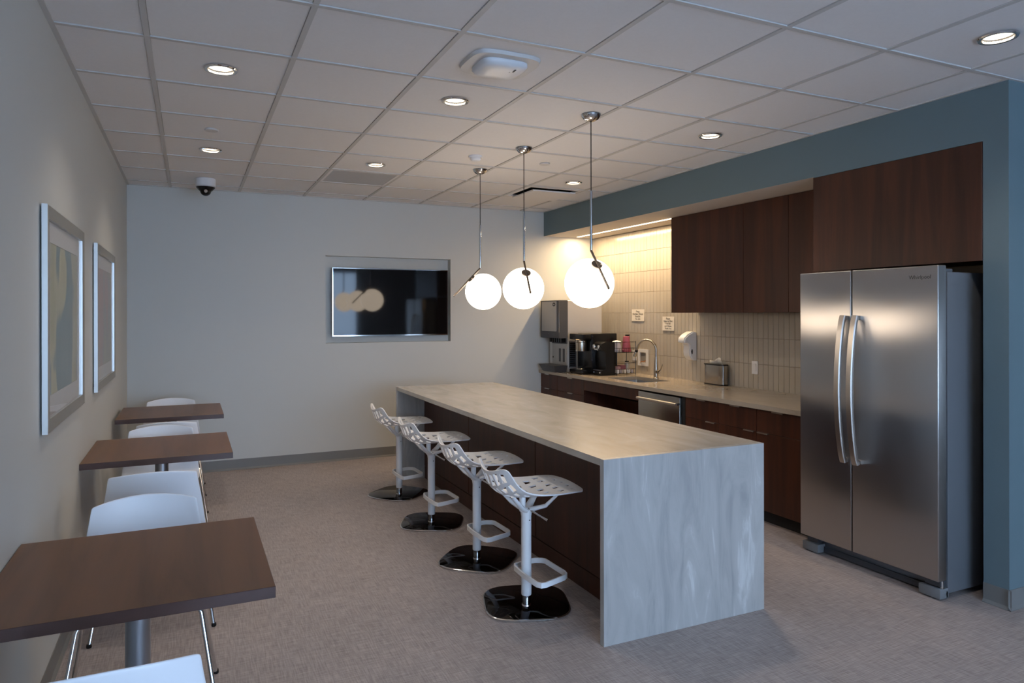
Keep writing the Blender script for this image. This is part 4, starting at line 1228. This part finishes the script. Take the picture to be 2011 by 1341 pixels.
lathe('side_lock', [(0.008, -0.003), (0.008, 0.0), (0, 0)], (4.482, 6.4245, 1.02), chrome, cm, 14, axis='y')
for y in (6.45, 6.69):
    for x in (4.38, 4.78): lathe('rubber_foot', [(0.012, CZ), (0.012, CZ+0.009), (0, CZ+0.009)], (x, y, 0), black, cm, 12)

# ------------------------------------------------------------ small pod brewer
kb = thing('pod_brewer', 'small black pod coffee maker with round silver dials, in front of the large brewer', 'coffee machine', (4.56, 6.32, CZ))
bm = bmesh.new()
bm_prism(bm, [(4.470, CZ+0.004), (4.640, CZ+0.004), (4.640, 1.215), (4.53, 1.222), (4.475, 1.20), (4.455, 1.135), (4.520, 1.120), (4.530, 0.925), (4.470, 0.915)], 6.225, 6.400, 'y')
bmesh.ops.bevel(bm, geom=[e for e in bm.edges if abs((e.verts[0].co-e.verts[1].co).y) > 0.1], offset=0.006, segments=2, affect='EDGES')
obj('body', bm, black, kb, auto=40)
lathe('dial', [(0.0, -0.006), (0.013, -0.006), (0.022, -0.004), (0.024, 0.001), (0, 0.001)], (4.460, 6.355, 1.170), chrome, kb, 24, axis='x')
lathe('dial', [(0.0, -0.006), (0.010, -0.006), (0.018, -0.004), (0.019, 0.001), (0, 0.001)], (4.460, 6.262, 1.168), chrome, kb, 24, axis='x')
text('lettering', 'Keurig', 0.026, face_minus_x(4.4555, 6.305, 1.143), white_pl, kb, 0.0004)
box('drip_plate', 4.462, 4.528, 6.245, 6.38, 0.915, 0.921, grey_pl, kb)
for y in (6.25, 6.375): lathe('foot_button', [(0.0, -0.004), (0.008, -0.004), (0.009, 0.001), (0, 0.001)], (4.4695, y, 0.893), chrome, kb, 14, axis='x')

# ------------------------------------------------------------ wire rack with cups and packets
RX0, RX1, RY0, RY1 = 4.650, 4.890, 6.20, 6.375
rk = thing('wire_rack', 'black two tier wire rack holding cups and packets beside the coffee makers', 'rack', (4.77, 6.29, CZ))
bm = bmesh.new()
for x in (RX0, RX1):
    for y in (RY0, RY1): bm_tube(bm, [(x, y, CZ), (x, y, 1.225)], 0.003, 6)
obj('corner_posts', bm, black, rk)
for z in (CZ+0.018, 1.105):
    bm = bmesh.new()
    for y in [RY0+(RY1-RY0)*k/9 for k in range(10)]: bm_tube(bm, [(RX0, y, z), (RX1, y, z)], 0.0014, 5)
    for x in [RX0+(RX1-RX0)*k/5 for k in range(6)]: bm_tube(bm, [(x, RY0, z-0.002), (x, RY1, z-0.002)], 0.0018, 5)
    for zz in (z, z+0.045, z+0.11):
        bm_tube(bm, [(RX0, RY0, zz), (RX1, RY0, zz), (RX1, RY1, zz), (RX0, RY1, zz)], 0.0022, 6, closed=True)
    for x in [RX0+(RX1-RX0)*k/8 for k in range(9)]: bm_tube(bm, [(x, RY0, z), (x, RY0, z+0.045)], 0.0014, 5)
    obj('wire_shelf', bm, black, rk)
def cup(name, label, x, y, z, r0, r1, h, mat, group=None, n=4):
    t = thing(name, label, 'cup stack', (x, y, z), group)
    lathe('outer_cup', [(0, z+0.0), (r0, z+0.0), (r0+0.0015, z+0.004), (r1, z+h), (r1-0.004, z+h+0.002), (0, z+h+0.002)], (x, y, 0), mat, t, 24)
    for k in range(n):
        zz = z+0.006+0.007*k
        lathe('cup_rim', [(r0+0.001, zz), (r0+0.0035, zz+0.0015), (r0+0.001, zz+0.003)], (x, y, 0), mat, t, 24, cap=False)
    return t
c1 = cup('cup_stack', 'upside down stack of pale lilac plastic cups on top of the wire rack', 4.700, 6.28, 1.108, 0.056, 0.042, 0.102, lilac)
lathe('white_lid', [(0.045, 1.214), (0.050, 1.217), (0.040, 1.226), (0.012, 1.232), (0, 1.232)], (4.700, 6.28, 0), white_pl, c1, 24)
cup('cup_stack', 'upside down stack of pink patterned paper cups on top of the wire rack', 4.812, 6.262, 1.108, 0.048, 0.034, 0.165, pink)
nb_ = thing('menu_card', 'small black card standing behind the pink cups', 'card', (4.86, 6.30, 1.108))
box('card', 4.835, 4.885, 6.30, 6.318, 1.108, 1.292, black, nb_, 0.002)
bm = bmesh.new(); bm_tube(bm, [(4.875, 6.2985, 1.262), (4.868, 6.2985, 1.272), (4.877, 6.2985, 1.281)], 0.0014, 6); obj('card_mark', bm, paper, nb_)
for i in range(5):
    for j in range(2):
        x = 4.675+0.046*i; y = 6.225+0.05*j; z = CZ+0.0205
        o = lathe('creamer_pod', [(0, 0), (0.014, 0), (0.019, 0.034), (0.021, 0.036), (0, 0.037)], (0, 0, 0), [white_pl, lilac, paper][(i+j) % 3], None, 14)
        o.location = (x, y, z)
        tag(o, 'small foil topped pod lying in the bottom tray of the wire rack', 'coffee pod', 'pods in the bottom tray of the wire rack')
for i, (x, y, zz, m_, lb) in enumerate([(4.70, 6.300, 0.922, plain('packet_mauve', (0.30, 0.17, 0.19), 0.6, var=0.2, scale=90), 'mauve packet on the pods at the left of the wire rack'),
                                    (4.77, 6.305, 0.922, plain('packet_wine', (0.16, 0.05, 0.07), 0.6, var=0.2, scale=90), 'dark wine red packet on the pods in the middle of the wire rack')]):
    o = box('tea_packet', x-0.032, x+0.032, y-0.05, y+0.03, zz, zz+0.030+0.012*i, m_, None, 0.004)
    tag(o, lb, 'packet')
bt = thing('small_jar', 'small clear grey jar with a round label in the wire rack', 'jar', (4.84, 6.30, 0.920))
lathe('jar_body', [(0, 0.920), (0.026, 0.920), (0.028, 0.926), (0.028, 0.985), (0.020, 0.995), (0, 0.995)], (4.845, 6.30, 0), grey_panel, bt, 20)
lathe('jar_lid', [(0.021, 0.995), (0.022, 1.007), (0, 1.007)], (4.845, 6.30, 0), black, bt, 20)
